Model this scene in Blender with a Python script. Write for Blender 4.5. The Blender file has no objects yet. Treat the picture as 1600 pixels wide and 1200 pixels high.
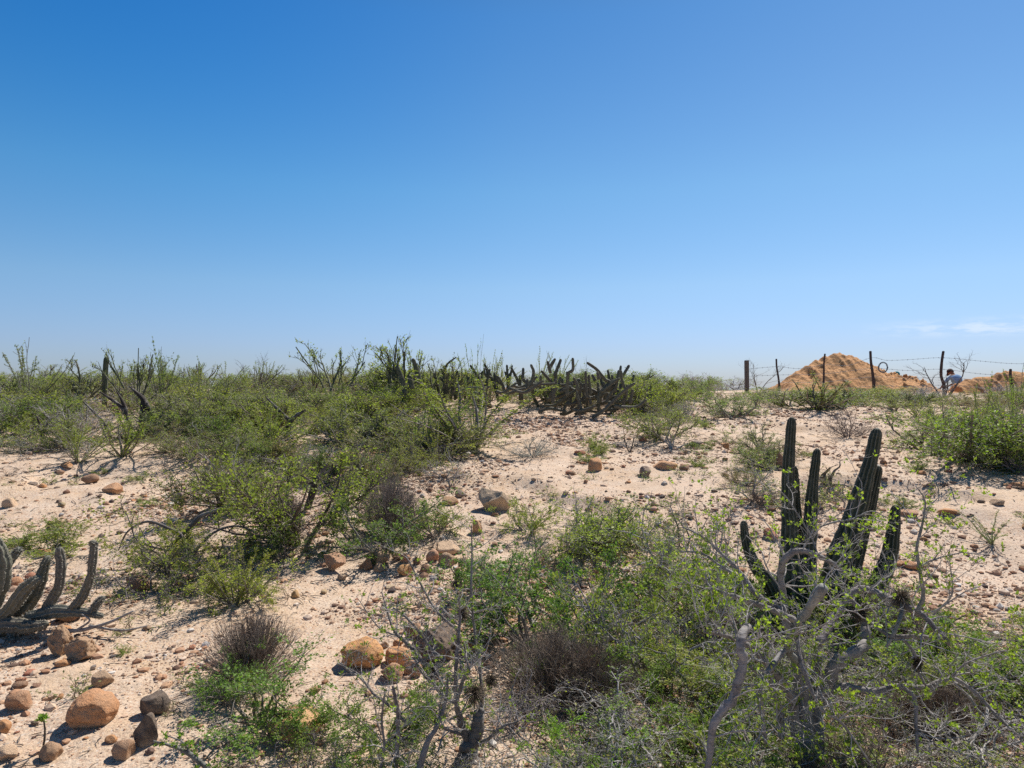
import bpy, bmesh, math, random
import numpy as np
from mathutils import Vector, noise as mnoise

# ------------------------------------------------------------------ camera, sky, sun, exposure
SC = bpy.context.scene
COL = SC.collection
F = 1109.0            # focal length in photo pixels (1600 wide)
CZ = 1.9              # eye height in world units
SUN_EL, SUN_AZ = math.radians(52), math.radians(36)     # azimuth clockwise from +Y (view direction)

cam = bpy.data.cameras.new('camera'); camo = bpy.data.objects.new('camera', cam); COL.objects.link(camo)
camo.location = (0, 0, CZ); camo.rotation_euler = (math.radians(90), 0, 0)
cam.sensor_width = 36; cam.lens = 36 * F / 1600; cam.clip_start = 0.05; cam.clip_end = 5000
SC.camera = camo
SC.view_settings.view_transform = 'Standard'; SC.view_settings.look = 'None'
SC.view_settings.exposure = 0.50; SC.view_settings.gamma = 1; SC.view_settings.use_curve_mapping = False
SC.render.engine = 'CYCLES'
SC.cycles.max_bounces = 6; SC.cycles.diffuse_bounces = 3; SC.cycles.transparent_max_bounces = 4
SC.cycles.use_denoising = False

W = bpy.data.worlds.new('World'); SC.world = W; W.use_nodes = True
nt = W.node_tree; N = nt.nodes; Lk = nt.links
bg = N['Background']; bg.inputs[1].default_value = 0.102
sky = N.new('ShaderNodeTexSky'); sky.sky_type = 'NISHITA'; sky.sun_disc = False
sky.sun_elevation = SUN_EL; sky.sun_rotation = SUN_AZ
sky.altitude = 300; sky.air_density = 1.0; sky.dust_density = 0.35; sky.ozone_density = 3.0
hsv = N.new('ShaderNodeHueSaturation'); hsv.inputs['Saturation'].default_value = 1.12
Lk.new(sky.outputs[0], hsv.inputs['Color'])
# faint cirrus wisps low on the right
tc = N.new('ShaderNodeTexCoord'); sep = N.new('ShaderNodeSeparateXYZ'); Lk.new(tc.outputs['Generated'], sep.inputs[0])
mp = N.new('ShaderNodeMapping'); mp.inputs['Scale'].default_value = (14, 14, 70); mp.inputs['Rotation'].default_value = (0, math.radians(6), 0)
Lk.new(tc.outputs['Generated'], mp.inputs[0])
cn = N.new('ShaderNodeTexNoise'); cn.inputs['Scale'].default_value = 1.6; cn.inputs['Detail'].default_value = 8; cn.inputs['Roughness'].default_value = 0.62
Lk.new(mp.outputs[0], cn.inputs['Vector'])
def wmr(src, a, b, c=0.0, d=1.0):
    m = N.new('ShaderNodeMapRange'); m.interpolation_type = 'SMOOTHSTEP'
    for i, v in enumerate((a, b, c, d)): m.inputs[i + 1].default_value = v
    Lk.new(src, m.inputs[0]); return m.outputs[0]
def wmul(a, b):
    m = N.new('ShaderNodeMath'); m.operation = 'MULTIPLY'; Lk.new(a, m.inputs[0])
    if isinstance(b, float): m.inputs[1].default_value = b
    else: Lk.new(b, m.inputs[1])
    return m.outputs[0]
mk = wmul(wmul(wmr(cn.outputs[0], 0.40, 0.60), wmr(sep.outputs[2], 0.052, 0.066)), wmul(wmr(sep.outputs[2], 0.082, 0.068), wmr(sep.outputs[0], 0.42, 0.55)))
mk = wmul(mk, 0.5)
cm = N.new('ShaderNodeMix'); cm.data_type = 'RGBA'; cm.inputs[7].default_value = (6.0, 6.5, 7.0, 1)
def wramp(src, stops):
    q = N.new('ShaderNodeValToRGB'); e = q.color_ramp.elements
    while len(e) < len(stops): e.new(0.5)
    for i, (p, c) in enumerate(stops): e[i].position = p; e[i].color = (*c, 1)
    Lk.new(src, q.inputs[0]); return q.outputs[0]
def wmix(f, a, b, mode='MULTIPLY'):
    q = N.new('ShaderNodeMix'); q.data_type = 'RGBA'; q.blend_type = mode
    for i, v in ((0, f), (6, a), (7, b)):
        if isinstance(v, (float, int)): q.inputs[0].default_value = v
        elif isinstance(v, tuple): q.inputs[i].default_value = v
        else: Lk.new(v, q.inputs[i])
    return q.outputs[2]
# sky tint: deeper blue up to the frame top and away from the sun
tint = wramp(sep.outputs[2], [(0.0, (.52, .62, .96)), (.054, (.62, .69, .97)), (.134, (.80, .87, .96)), (.26, (.76, .98, 1.0)), (.46, (.50, .86, 1.0)), (.62, (.42, .62, .68)), (.9, (.42, .54, .56))])  # zenith above the frame dimmed and greyed to take blue out of shadows
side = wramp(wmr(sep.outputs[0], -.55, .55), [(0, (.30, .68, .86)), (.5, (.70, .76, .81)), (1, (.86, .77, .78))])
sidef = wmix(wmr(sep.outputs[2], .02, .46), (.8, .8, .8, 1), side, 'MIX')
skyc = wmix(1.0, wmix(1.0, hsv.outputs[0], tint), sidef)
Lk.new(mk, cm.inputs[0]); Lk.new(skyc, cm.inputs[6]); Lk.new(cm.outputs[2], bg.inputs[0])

sl = bpy.data.lights.new('sun', 'SUN'); sl.energy = 4.6; sl.angle = math.radians(0.53); sl.color = (1.0, 0.95, 0.88)
so = bpy.data.objects.new('sun', sl); COL.objects.link(so)
SD = Vector((math.sin(SUN_AZ) * math.cos(SUN_EL), math.cos(SUN_AZ) * math.cos(SUN_EL), math.sin(SUN_EL)))
so.rotation_euler = SD.to_track_quat('Z', 'Y').to_euler(); so.location = SD * 30

# ------------------------------------------------------------------ materials
def mat(name):
    m = bpy.data.materials.new(name); m.use_nodes = True
    n = m.node_tree.nodes; l = m.node_tree.links; b = n['Principled BSDF']
    b.inputs['Roughness'].default_value = 0.85
    b.inputs['Specular IOR Level'].default_value = 0.25
    return m, n, l, b
def tnoise(n, l, vec, scale, detail=4, rough=0.6):
    t = n.new('ShaderNodeTexNoise'); t.inputs['Scale'].default_value = scale
    t.inputs['Detail'].default_value = detail; t.inputs['Roughness'].default_value = rough
    l.new(vec, t.inputs['Vector']); return t.outputs[0]
def ramp(n, l, src, stops):
    r = n.new('ShaderNodeValToRGB'); e = r.color_ramp.elements
    while len(e) < len(stops): e.new(0.5)
    for i, (p, c) in enumerate(stops):
        e[i].position = p; e[i].color = (c, c, c, 1) if isinstance(c, (int, float)) else (*c, 1)
    l.new(src, r.inputs[0]); return r.outputs[0]
def mix(n, l, fac, a, b, mode='MIX'):
    m = n.new('ShaderNodeMix'); m.data_type = 'RGBA'; m.blend_type = mode
    for i, v in ((0, fac), (6, a), (7, b)):
        if hasattr(v, 'links'): l.new(v, m.inputs[i])
        elif i == 0: m.inputs[0].default_value = v
        else: m.inputs[i].default_value = (*v, 1)
    return m.outputs[2]
def bump(n, l, b, h, strength, dist, prev=None):
    k = n.new('ShaderNodeBump'); k.inputs['Strength'].default_value = strength; k.inputs['Distance'].default_value = dist
    l.new(h, k.inputs['Height'])
    if prev: l.new(prev, k.inputs['Normal'])
    if b: l.new(k.outputs[0], b.inputs['Normal'])
    return k.outputs[0]

# ground: pale pinkish sand with gravel, softer ochre sand patches
M_G, n, l, b = mat('soil')
g = n.new('ShaderNodeNewGeometry').outputs['Position']
big = tnoise(n, l, g, 0.55, 5, 0.6); med = tnoise(n, l, g, 3.5, 6, 0.65); fine = tnoise(n, l, g, 60, 5, 0.7)
c0 = mix(n, l, ramp(n, l, big, [(0.40, 0.0), (0.60, 1.0)]), (0.59, 0.435, 0.315), (0.57, 0.40, 0.25))
c1 = mix(n, l, ramp(n, l, med, [(0.35, 0.0), (0.65, 0.75)]), c0, (0.66, 0.53, 0.41))
c2 = mix(n, l, ramp(n, l, fine, [(0.32, 0.6), (0.52, 0.0)]), c1, (0.20, 0.12, 0.08))
v = n.new('ShaderNodeTexVoronoi'); v.inputs['Scale'].default_value = 55; l.new(g, v.inputs['Vector'])
v2 = n.new('ShaderNodeTexVoronoi'); v2.inputs['Scale'].default_value = 24; l.new(g, v2.inputs['Vector'])
sv = n.new('ShaderNodeSeparateColor'); l.new(v.outputs['Color'], sv.inputs[0])
sv2 = n.new('ShaderNodeSeparateColor'); l.new(v2.outputs['Color'], sv2.inputs[0])
grainc = ramp(n, l, sv.outputs[0], [(0.0, (0.62, 0.52, 0.43)), (0.35, (0.48, 0.30, 0.20)), (0.6, (0.36, 0.20, 0.13)), (0.8, (0.66, 0.58, 0.50)), (0.94, (0.12, 0.085, 0.07))])
for e in (1,): pass
gm = n.new('ShaderNodeMath'); gm.operation = 'MULTIPLY'
l.new(ramp(n, l, v.outputs['Distance'], [(0.30, 1.0), (0.48, 0.0)]), gm.inputs[0])
l.new(ramp(n, l, tnoise(n, l, g, 1.3, 4, 0.6), [(0.40, 0.25), (0.56, 1.0)]), gm.inputs[1])
c3 = mix(n, l, gm.outputs[0], c2, grainc)
b.inputs['Roughness'].default_value = 0.95
l.new(c3, b.inputs['Base Color'])
k1 = bump(n, l, None, v.outputs['Distance'], -0.5, 0.012)
k1 = bump(n, l, None, tnoise(n, l, g, 22, 5, 0.7), 0.6, 0.03, k1)
bump(n, l, b, fine, 0.5, 0.012, k1)

def objcolor(n):
    return n.new('ShaderNodeObjectInfo').outputs['Color']
def tocoord(n): return n.new('ShaderNodeTexCoord').outputs['Object']
def attr(n, name='rnd'):
    a = n.new('ShaderNodeAttribute'); a.attribute_name = name; return a.outputs['Fac']

M_ROCK, n, l, b = mat('rock'); o = tocoord(n); oc = objcolor(n)
ss = tnoise(n, l, o, 3.0, 6, 0.65); s2 = tnoise(n, l, o, 14, 6, 0.7); s3 = tnoise(n, l, o, 70, 3, 0.6)
c = mix(n, l, 1.0, oc, (1.38, 1.34, 1.32), 'MULTIPLY')
c = mix(n, l, ramp(n, l, ss, [(0.40, 0.0), (0.66, 0.4)]), c, (0.56, 0.40, 0.27))
c = mix(n, l, ramp(n, l, s2, [(0.28, 0.5), (0.44, 0.0)]), c, (0.22, 0.12, 0.07))
c = mix(n, l, ramp(n, l, s3, [(0.30, 0.3), (0.38, 0.0), (0.72, 0.0)]), c, (0.10, 0.06, 0.045))
wz = n.new('ShaderNodeVectorMath'); wz.operation = 'ADD'; l.new(o, wz.inputs[0])
nz_ = n.new('ShaderNodeTexNoise'); nz_.inputs['Scale'].default_value = 2.2; nz_.inputs['Detail'].default_value = 4; l.new(o, nz_.inputs['Vector']); l.new(nz_.outputs['Color'], wz.inputs[1])
vc = n.new('ShaderNodeTexVoronoi'); vc.feature = 'DISTANCE_TO_EDGE'; vc.inputs['Scale'].default_value = 1.5; l.new(wz.outputs[0], vc.inputs['Vector'])
crk = ramp(n, l, vc.outputs[0], [(0.0, .7), (0.012, 0.0)])
c = mix(n, l, crk, c, (0.10, 0.055, 0.035))
oz = n.new('ShaderNodeSeparateXYZ'); l.new(o, oz.inputs[0]); ad = n.new('ShaderNodeMath'); ad.operation = 'ADD'; l.new(oz.outputs[2], ad.inputs[0])
mm_ = n.new('ShaderNodeMath'); mm_.operation = 'MULTIPLY'; l.new(ss, mm_.inputs[0]); mm_.inputs[1].default_value = .5; l.new(mm_.outputs[0], ad.inputs[1])
c = mix(n, l, ramp(n, l, ad.outputs[0], [(0.46, 0.75), (0.62, 0.0)]), c, (0.54, 0.41, 0.29))
l.new(c, b.inputs['Base Color']); k1 = bump(n, l, None, s2, 0.55, 0.05); k1 = bump(n, l, None, crk, -0.4, 0.02, k1); bump(n, l, b, s3, 0.25, 0.02, k1)

M_PEB, n, l, b = mat('gravel')
b.inputs['Roughness'].default_value = .95
a = attr(n)
l.new(ramp(n, l, a, [(0.0, (0.62, 0.52, 0.43)), (0.2, (0.50, 0.31, 0.19)), (0.42, (0.36, 0.19, 0.11)), (0.6, (0.58, 0.43, 0.31)), (0.78, (0.25, 0.14, 0.09)), (0.9, (0.10, 0.075, 0.065)), (1.0, (0.7, 0.64, 0.57))]), b.inputs['Base Color'])

def leafmat(name, trans=0.42, gloss=0.12):
    m, n, l, b = mat(name); oc = objcolor(n); a = attr(n)
    c = mix(n, l, 1.0, oc, (1.66, 1.50, 1.45), 'MULTIPLY')
    c = mix(n, l, ramp(n, l, a, [(0.0, 0.7), (0.4, 0.0)]), c, (0.05, 0.07, 0.025))
    c = mix(n, l, ramp(n, l, a, [(0.82, 0.0), (0.97, 0.75)]), c, (0.26, 0.22, 0.055))
    b.inputs['Roughness'].default_value = 0.55; l.new(c, b.inputs['Base Color'])
    t = n.new('ShaderNodeBsdfTranslucent'); ms = n.new('ShaderNodeMixShader'); ms.inputs[0].default_value = trans
    tcx = mix(n, l, 1.0, c, (1.25, 1.45, 0.55), 'MULTIPLY'); l.new(tcx, t.inputs[0])
    l.new(b.outputs[0], ms.inputs[1]); l.new(t.outputs[0], ms.inputs[2]); l.new(ms.outputs[0], n['Material Output'].inputs[0])
    return m
M_LEAF = leafmat('leaf')
M_BARK, n, l, b = mat('bark'); o = tocoord(n); oc = objcolor(n)
x = tnoise(n, l, o, 26, 5, 0.7); y = tnoise(n, l, o, 6, 3, 0.6)
mpp = n.new('ShaderNodeMapping'); mpp.inputs['Scale'].default_value = (18, 18, 90); l.new(o, mpp.inputs[0])
rg = tnoise(n, l, mpp.outputs[0], 1.0, 3, 0.6)
c = mix(n, l, ramp(n, l, x, [(0.3, 0.7), (0.55, 0.0)]), oc, (0.07, 0.055, 0.045))
c = mix(n, l, ramp(n, l, y, [(0.48, 0.0), (0.66, 0.6)]), c, (0.36, 0.33, 0.30))
c = mix(n, l, ramp(n, l, rg, [(0.33, 0.5), (0.45, 0.0)]), c, (0.08, 0.065, 0.055))
l.new(c, b.inputs['Base Color']); k1 = bump(n, l, None, rg, 0.5, 0.012); bump(n, l, b, x, 0.5, 0.01, k1)

M_CAC, n, l, b = mat('cactus_skin'); o = tocoord(n); oc = objcolor(n); a = attr(n)
x = tnoise(n, l, o, 9, 4, 0.6); y = tnoise(n, l, o, 45, 3, 0.6)
c = mix(n, l, ramp(n, l, x, [(0.45, 0.0), (0.62, 0.55)]), oc, (0.16, 0.15, 0.10))
c = mix(n, l, ramp(n, l, a, [(0.55, 0.0), (0.9, 0.65)]), c, (0.22, 0.20, 0.15))
c = mix(n, l, ramp(n, l, y, [(0.35, 0.5), (0.5, 0.0)]), c, (0.03, 0.035, 0.02))
b.inputs['Roughness'].default_value = 0.6
l.new(c, b.inputs['Base Color']); bump(n, l, b, y, 0.3, 0.01)

def flatmat(name, col, rough=0.8, metal=0.0, nz=0.25, sc=30):
    m, n, l, b = mat(name); o = tocoord(n); x = tnoise(n, l, o, sc, 4, 0.6)
    c = mix(n, l, ramp(n, l, x, [(0.3, nz), (0.7, 0.0)]), col, tuple(v * 0.35 for v in col))
    l.new(c, b.inputs['Base Color']); b.inputs['Roughness'].default_value = rough; b.inputs['Metallic'].default_value = metal
    bump(n, l, b, x, 0.2, 0.01); return m
M_SPINE = flatmat('spine', (0.42, 0.38, 0.32)); M_POST = flatmat('weathered_wood', (0.085, 0.055, 0.05), nz=0.6)
M_CONC = flatmat('grey_post', (0.17, 0.13, 0.11), nz=0.4); M_WIRE = flatmat('wire_metal', (0.13, 0.15, 0.18), 0.7, 0.0)
M_SKIN = flatmat('skin', (0.25, 0.12, 0.07)); M_SHIRT = flatmat('pale_blue_cloth', (0.20, 0.36, 0.60)); M_TROU = flatmat('dark_cloth', (0.04, 0.05, 0.08))
M_CAPR = flatmat('brown_cap', (0.12, 0.035, 0.03)); M_CAPT = flatmat('teal_cap', (0.01, 0.20, 0.22)); M_SHIRT2 = flatmat('dark_shirt', (0.06, 0.08, 0.09))
M_HAIR = flatmat('black_hair', (0.015, 0.012, 0.01)); M_MOSS = flatmat('ball_moss', (0.15, 0.115, 0.08), nz=0.5, sc=60)

M_MOUND, n, l, b = mat('dug_earth'); g = n.new('ShaderNodeNewGeometry').outputs['Position']
x = tnoise(n, l, g, 1.6, 6, 0.7); y = tnoise(n, l, g, 9, 6, 0.7)
c = mix(n, l, ramp(n, l, x, [(0.4, 0.0), (0.62, 1.0)]), (0.56, 0.29, 0.115), (0.48, 0.235, 0.09))
c = mix(n, l, ramp(n, l, y, [(0.32, 0.45), (0.46, 0.0)]), c, (0.22, 0.10, 0.05))
c = mix(n, l, ramp(n, l, y, [(0.58, 0.0), (0.7, 0.5)]), c, (0.62, 0.38, 0.19))
l.new(c, b.inputs['Base Color']); bump(n, l, b, y, 0.6, 0.12)

# ------------------------------------------------------------------ noise and terrain
def _h(i, j, s):
    a = (i.astype(np.int64) * 374761393 + j.astype(np.int64) * 668265263 + s * 974711) & 0xffffffff
    a = ((a ^ (a >> 13)) * 1274126177) & 0xffffffff
    a = (a ^ (a >> 16)) & 0xffffffff
    return a / 4294967295.0
def vn(x, y, s=0):
    x = np.asarray(x, float); y = np.asarray(y, float)
    i = np.floor(x); j = np.floor(y); u = x - i; w = y - j; u = u * u * (3 - 2 * u); w = w * w * (3 - 2 * w)
    i = i.astype(np.int64); j = j.astype(np.int64)
    return ((_h(i, j, s) * (1 - u) + _h(i + 1, j, s) * u) * (1 - w) + (_h(i, j + 1, s) * (1 - u) + _h(i + 1, j + 1, s) * u) * w) * 2 - 1
def fbm(x, y, f, o=4, s=0, g=0.5):
    t = 0; a = 1
    for k in range(o):
        t = t + a * vn(x * f + 17.3 * k, y * f - 9.1 * k, s + k); f = f * 2.03; a *= g
    return t
_py = np.array([-60, 0, 2.0, 3.3, 4.5, 5.6, 6.7, 7.3, 9.0, 10.5, 13, 16, 19, 21.5, 24, 28, 36, 60, 120, 450.])
_pz = np.array([-2.4, -1.95, -1.90, -1.85, -1.80, -1.74, -1.67, -1.52, -1.33, -1.17, -.88, -.58, -.32, -.22, -.22, -.42, -.95, -2.4, -4.5, -9.])
def H(x, y):
    x = np.asarray(x, float); y = np.asarray(y, float)
    z = (np.interp(y - 0.35, _py, _pz) + np.interp(y, _py, _pz) + np.interp(y + 0.35, _py, _pz)) / 3
    r = np.hypot(x, y)
    z = z + 0.10 * fbm(x, y, 0.16, 3, 5) * np.clip((r - 3) / 10, 0, 1)
    z = z - 0.10 * np.clip((x - 3) / 8, 0, 1) * np.clip((y - 9) / 6, 0, 1)
    z = z + 0.035 * fbm(x, y, 0.9, 4, 11) + 0.008 * fbm(x, y, 6.0, 3, 23) * np.clip(1.6 - r / 14, 0, 1)
    # broken little ledges
    led = fbm(x, y, 0.5, 3, 41)
    z = z + 0.05 * np.clip((led + 0.15) * 7, -1, 1) * np.clip((y - 5) / 3, 0, 1) * np.clip((18 - y) / 5, 0, 1)
    z = z - 0.85 * np.exp(-((((x - 15.4) / 1.9) ** 2 + ((y - 26.9) / 1.9) ** 2) ** 2))      # pit the earth was dug from
    return CZ + z
def G(px, py, dmax=32.0):
    """ground point seen at a photo pixel"""
    d = np.arange(1.6, dmax, 0.02); x = (px - 800) / F * d; z = CZ + (600 - py) / F * d
    k = np.nonzero(H(x, d) >= z)[0]
    i = k[0] if len(k) else len(d) - 1
    return Vector((x[i], d[i], float(H(x[i], d[i]))))
def onground(x, y): return Vector((x, y, float(H(x, y))))
def toPx(x, y, z): return 800 + F * x / y, 600 - F * (z - CZ) / y
def P(px, py, d): return Vector(((px - 800) / F * d, d, CZ + (600 - py) / F * d))

# ------------------------------------------------------------------ mesh collector
class MB:
    def __init__(s): s.V = []; s.Q = []; s.T = []; s.R = []; s.n = 0
    def put(s, V, Q=None, T=None, R=None):
        V = np.asarray(V, np.float32).reshape(-1, 3)
        if Q is not None and len(Q): s.Q.append(np.asarray(Q) + s.n)
        if T is not None and len(T): s.T.append(np.asarray(T) + s.n)
        s.V.append(V); s.R.append(np.full(len(V), random.random()) if R is None else np.asarray(R)); s.n += len(V)
    def tube(s, pts, rad, k=5, ribs=0, depth=0.16, cap=True, R=None):
        p = np.asarray([tuple(v) for v in pts], float); r = np.broadcast_to(np.asarray(rad, float), (len(p),))
        t = np.gradient(p, axis=0); t /= np.linalg.norm(t, axis=1)[:, None] + 1e-9
        m = t.mean(0); ref = np.eye(3)[np.argmin(abs(m))]
        a = np.cross(t, ref); a /= np.linalg.norm(a, axis=1)[:, None] + 1e-9; bb = np.cross(t, a)
        th = np.arange(k) / k * 2 * np.pi
        mod = 1 + depth * np.cos(ribs * th) if ribs else np.ones(k)
        V = p[:, None] + (r[:, None] * mod)[:, :, None] * (np.cos(th)[None, :, None] * a[:, None] + np.sin(th)[None, :, None] * bb[:, None])
        nn = len(p); i = np.arange(nn - 1)[:, None] * k; j = np.arange(k)[None]; j2 = (j + 1) % k
        Q = np.stack([i + j, i + j2, i + k + j2, i + k + j], -1).reshape(-1, 4)
        V = V.reshape(-1, 3); T = []
        rr = np.tile((mod - mod.min()) / (np.ptp(mod) + 1e-9), nn) if ribs else (np.full(len(V), random.random()) if R is None else np.full(len(V), R))
        if cap:
            V = np.vstack([V, p[-1] + t[-1] * r[-1] * 0.5, p[0] - t[0] * r[0] * 0.3]); e = nn * k; q = (nn - 1) * k
            T = [(q + u, q + (u + 1) % k, e) for u in range(k)] + [((u + 1) % k, u, e + 1) for u in range(k)]
            rr = np.append(rr, [0, 0])
        s.put(V, Q, T, rr); return p, r, a, bb
    def mesh(s, name, m, smooth=True):
        V = np.concatenate(s.V); me = bpy.data.meshes.new(name)
        Q = np.concatenate(s.Q) if s.Q else np.zeros((0, 4), int); T = np.concatenate(s.T) if s.T else np.zeros((0, 3), int)
        me.vertices.add(len(V)); me.vertices.foreach_set('co', V.astype(np.float32).ravel())
        L = np.concatenate([Q.ravel(), T.ravel()]).astype(np.int32); me.loops.add(len(L)); me.loops.foreach_set('vertex_index', L)
        tot = np.concatenate([np.full(len(Q), 4), np.full(len(T), 3)]).astype(np.int32)
        me.polygons.add(len(tot)); me.polygons.foreach_set('loop_start', np.concatenate([[0], np.cumsum(tot)[:-1]]).astype(np.int32))
        me.polygons.foreach_set('loop_total', tot); me.polygons.foreach_set('use_smooth', np.full(len(tot), smooth))
        at = me.attributes.new('rnd', 'FLOAT', 'POINT'); at.data.foreach_set('value', np.concatenate(s.R).astype(np.float32))
        me.update(calc_edges=True); me.materials.append(m); return me

def smoothline(pts, n=4):
    """Catmull-Rom through control points (list of Vector)"""
    p = [Vector(v) for v in pts]
    if len(p) < 3: return [p[0].lerp(p[-1], i / n) for i in range(n + 1)]
    q = [p[0] * 2 - p[1]] + p + [p[-1] * 2 - p[-2]]; out = []
    for i in range(1, len(q) - 2):
        for k in range(n):
            t = k / n; a, b_, c_, d_ = q[i - 1:i + 3]
            out.append(0.5 * ((2 * b_) + (c_ - a) * t + (2 * a - 5 * b_ + 4 * c_ - d_) * t * t + (3 * b_ - a - 3 * c_ + d_) * t ** 3))
    out.append(p[-1]); return out

# ------------------------------------------------------------------ scene objects
def link(name, data, parent=None, loc=None, color=None):
    o = bpy.data.objects.new(name, data); COL.objects.link(o)
    if parent: o.parent = parent
    if loc is not None: o.location = loc
    if color: o.color = (*color[:3], 1)
    return o
def tag(o, label=None, cat=None, group=None, kind=None):
    if label: o['label'] = label
    if cat: o['category'] = cat
    if group: o['group'] = group
    if kind: o['kind'] = kind
    return o
def root(name, loc, label, cat, group=None, rz=0, sc=None):
    o = link(name, None, None, loc); o.rotation_euler.z = rz; o.empty_display_size = 0.1
    if sc: o.scale = sc
    return tag(o, label, cat, group)

# ground sheet
def ground():
    rad = np.concatenate([[0.0], np.geomspace(0.5, 460, 860)])
    fr = np.linspace(-0.80, 0.80, 430); bk = np.linspace(0.80, 2 * np.pi - 0.80, 70)[1:-1]
    th = np.concatenate([fr, bk]); k = len(th)
    R, T = np.meshgrid(rad[1:], th, indexing='ij'); x = R * np.sin(T); y = R * np.cos(T)
    V = np.stack([x, y, H(x, y)], -1).reshape(-1, 3); nn = len(rad) - 1
    i = np.arange(nn - 1)[:, None] * k; j = np.arange(k)[None]; j2 = (j + 1) % k
    Q = np.stack([i + j2, i + j, i + k + j, i + k + j2], -1).reshape(-1, 4)
    m = MB(); e = len(V); V = np.vstack([V, [[0, 0, float(H(0, 0))]]])
    m.put(V, Q, [(u, (u + 1) % k, e) for u in range(k)]); return m.mesh('ground', M_G)
tag(link('ground', ground()), 'pale pinkish sandy slope strewn with gravel', None, None, 'structure')

# ------------------------------------------------------------------ plants: branching generator
def grow(R, p, d, L, rad, lev, P_, out, zmin=0.0):
    nseg = P_['seg'][lev]; st = L / nseg; pts = [p.copy()]; dirs = [d.copy()]; wig = P_['wig'][lev]; up = P_['up'][lev]
    for i in range(nseg):
        d = Vector((d.x + R.gauss(0, wig), d.y + R.gauss(0, wig), d.z + R.gauss(0, wig) + up)).normalized()
        if p.z + d.z * st < zmin: d.z = abs(d.z) * 0.5 + 0.02; d.normalize()
        p = p + d * st; pts.append(p); dirs.append(d)
    out.append((pts, [rad * (1 - P_['tap'] * i / nseg) for i in range(nseg + 1)], lev))
    if lev + 1 < P_['lv']:
        for c in range(int(P_['kids'][lev] * R.uniform(0.7, 1.3) + 0.5)):
            t = P_['t0'] + (1 - P_['t0']) * R.random(); f = t * nseg; i = min(int(f), nseg - 1); q = pts[i].lerp(pts[i + 1], f - i)
            a = math.radians(R.uniform(*P_['ang'])); dd = dirs[i + 1]
            pr = Vector((R.gauss(0, 1), R.gauss(0, 1), R.gauss(0, 1) + P_.get('pu', 0.3))); pr = (pr - dd * pr.dot(dd)).normalized()
            grow(R, q, (dd * math.cos(a) + pr * math.sin(a)).normalized(), L * P_['rat'] * R.uniform(0.55, 1.25) * (1.15 - 0.5 * t),
                 rad * P_['rr'] * (1 - 0.4 * t), lev + 1, P_, out, zmin)
    return out
def leafquads(m, rs, base, ax, wd, size, asp=0.5):
    n_ = len(base); s_ = size[:, None]
    a = ax * s_; w = wd * s_ * asp * 0.5
    V = np.stack([base, base + a * 0.45 + w, base + a, base + a * 0.45 - w], 1).reshape(-1, 3)
    Q = np.arange(n_ * 4).reshape(-1, 4); m.put(V, Q, None, np.repeat(rs.random(n_), 4))
def leaves(m, rs, lines, count, size, asp=0.5, minlev=1, clump=1.6, jit=0.01):
    A = []; B = []; Wt = []
    for pts, rad, lev in lines:
        if lev < minlev: continue
        w = rs.random() ** clump
        for i in range(len(pts) - 1):
            A.append(pts[i]); B.append(pts[i + 1]); Wt.append(w * (pts[i + 1] - pts[i]).length)
    A = np.array([tuple(v) for v in A]); B = np.array([tuple(v) for v in B]); Wt = np.array(Wt); Wt /= Wt.sum()
    idx = rs.choice(len(A), count, p=Wt); u = rs.random((count, 1)); base = A[idx] + (np.round(u * 2) / 2) * (B[idx] - A[idx]) + rs.normal(0, jit, (count, 3))
    base[:, 2] = np.maximum(base[:, 2], 0.004)
    t = B[idx] - A[idx]; t /= np.linalg.norm(t, axis=1)[:, None] + 1e-9
    ax = t * 0.5 + rs.normal(0, 0.8, (count, 3)) + [0, 0, 0.2]; ax /= np.linalg.norm(ax, axis=1)[:, None]
    wd = np.cross(ax, rs.normal(0, 1, (count, 3))); wd /= np.linalg.norm(wd, axis=1)[:, None]
    leafquads(m, rs, base, ax, wd, size * rs.uniform(0.4, 1.55, count), asp)

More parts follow.
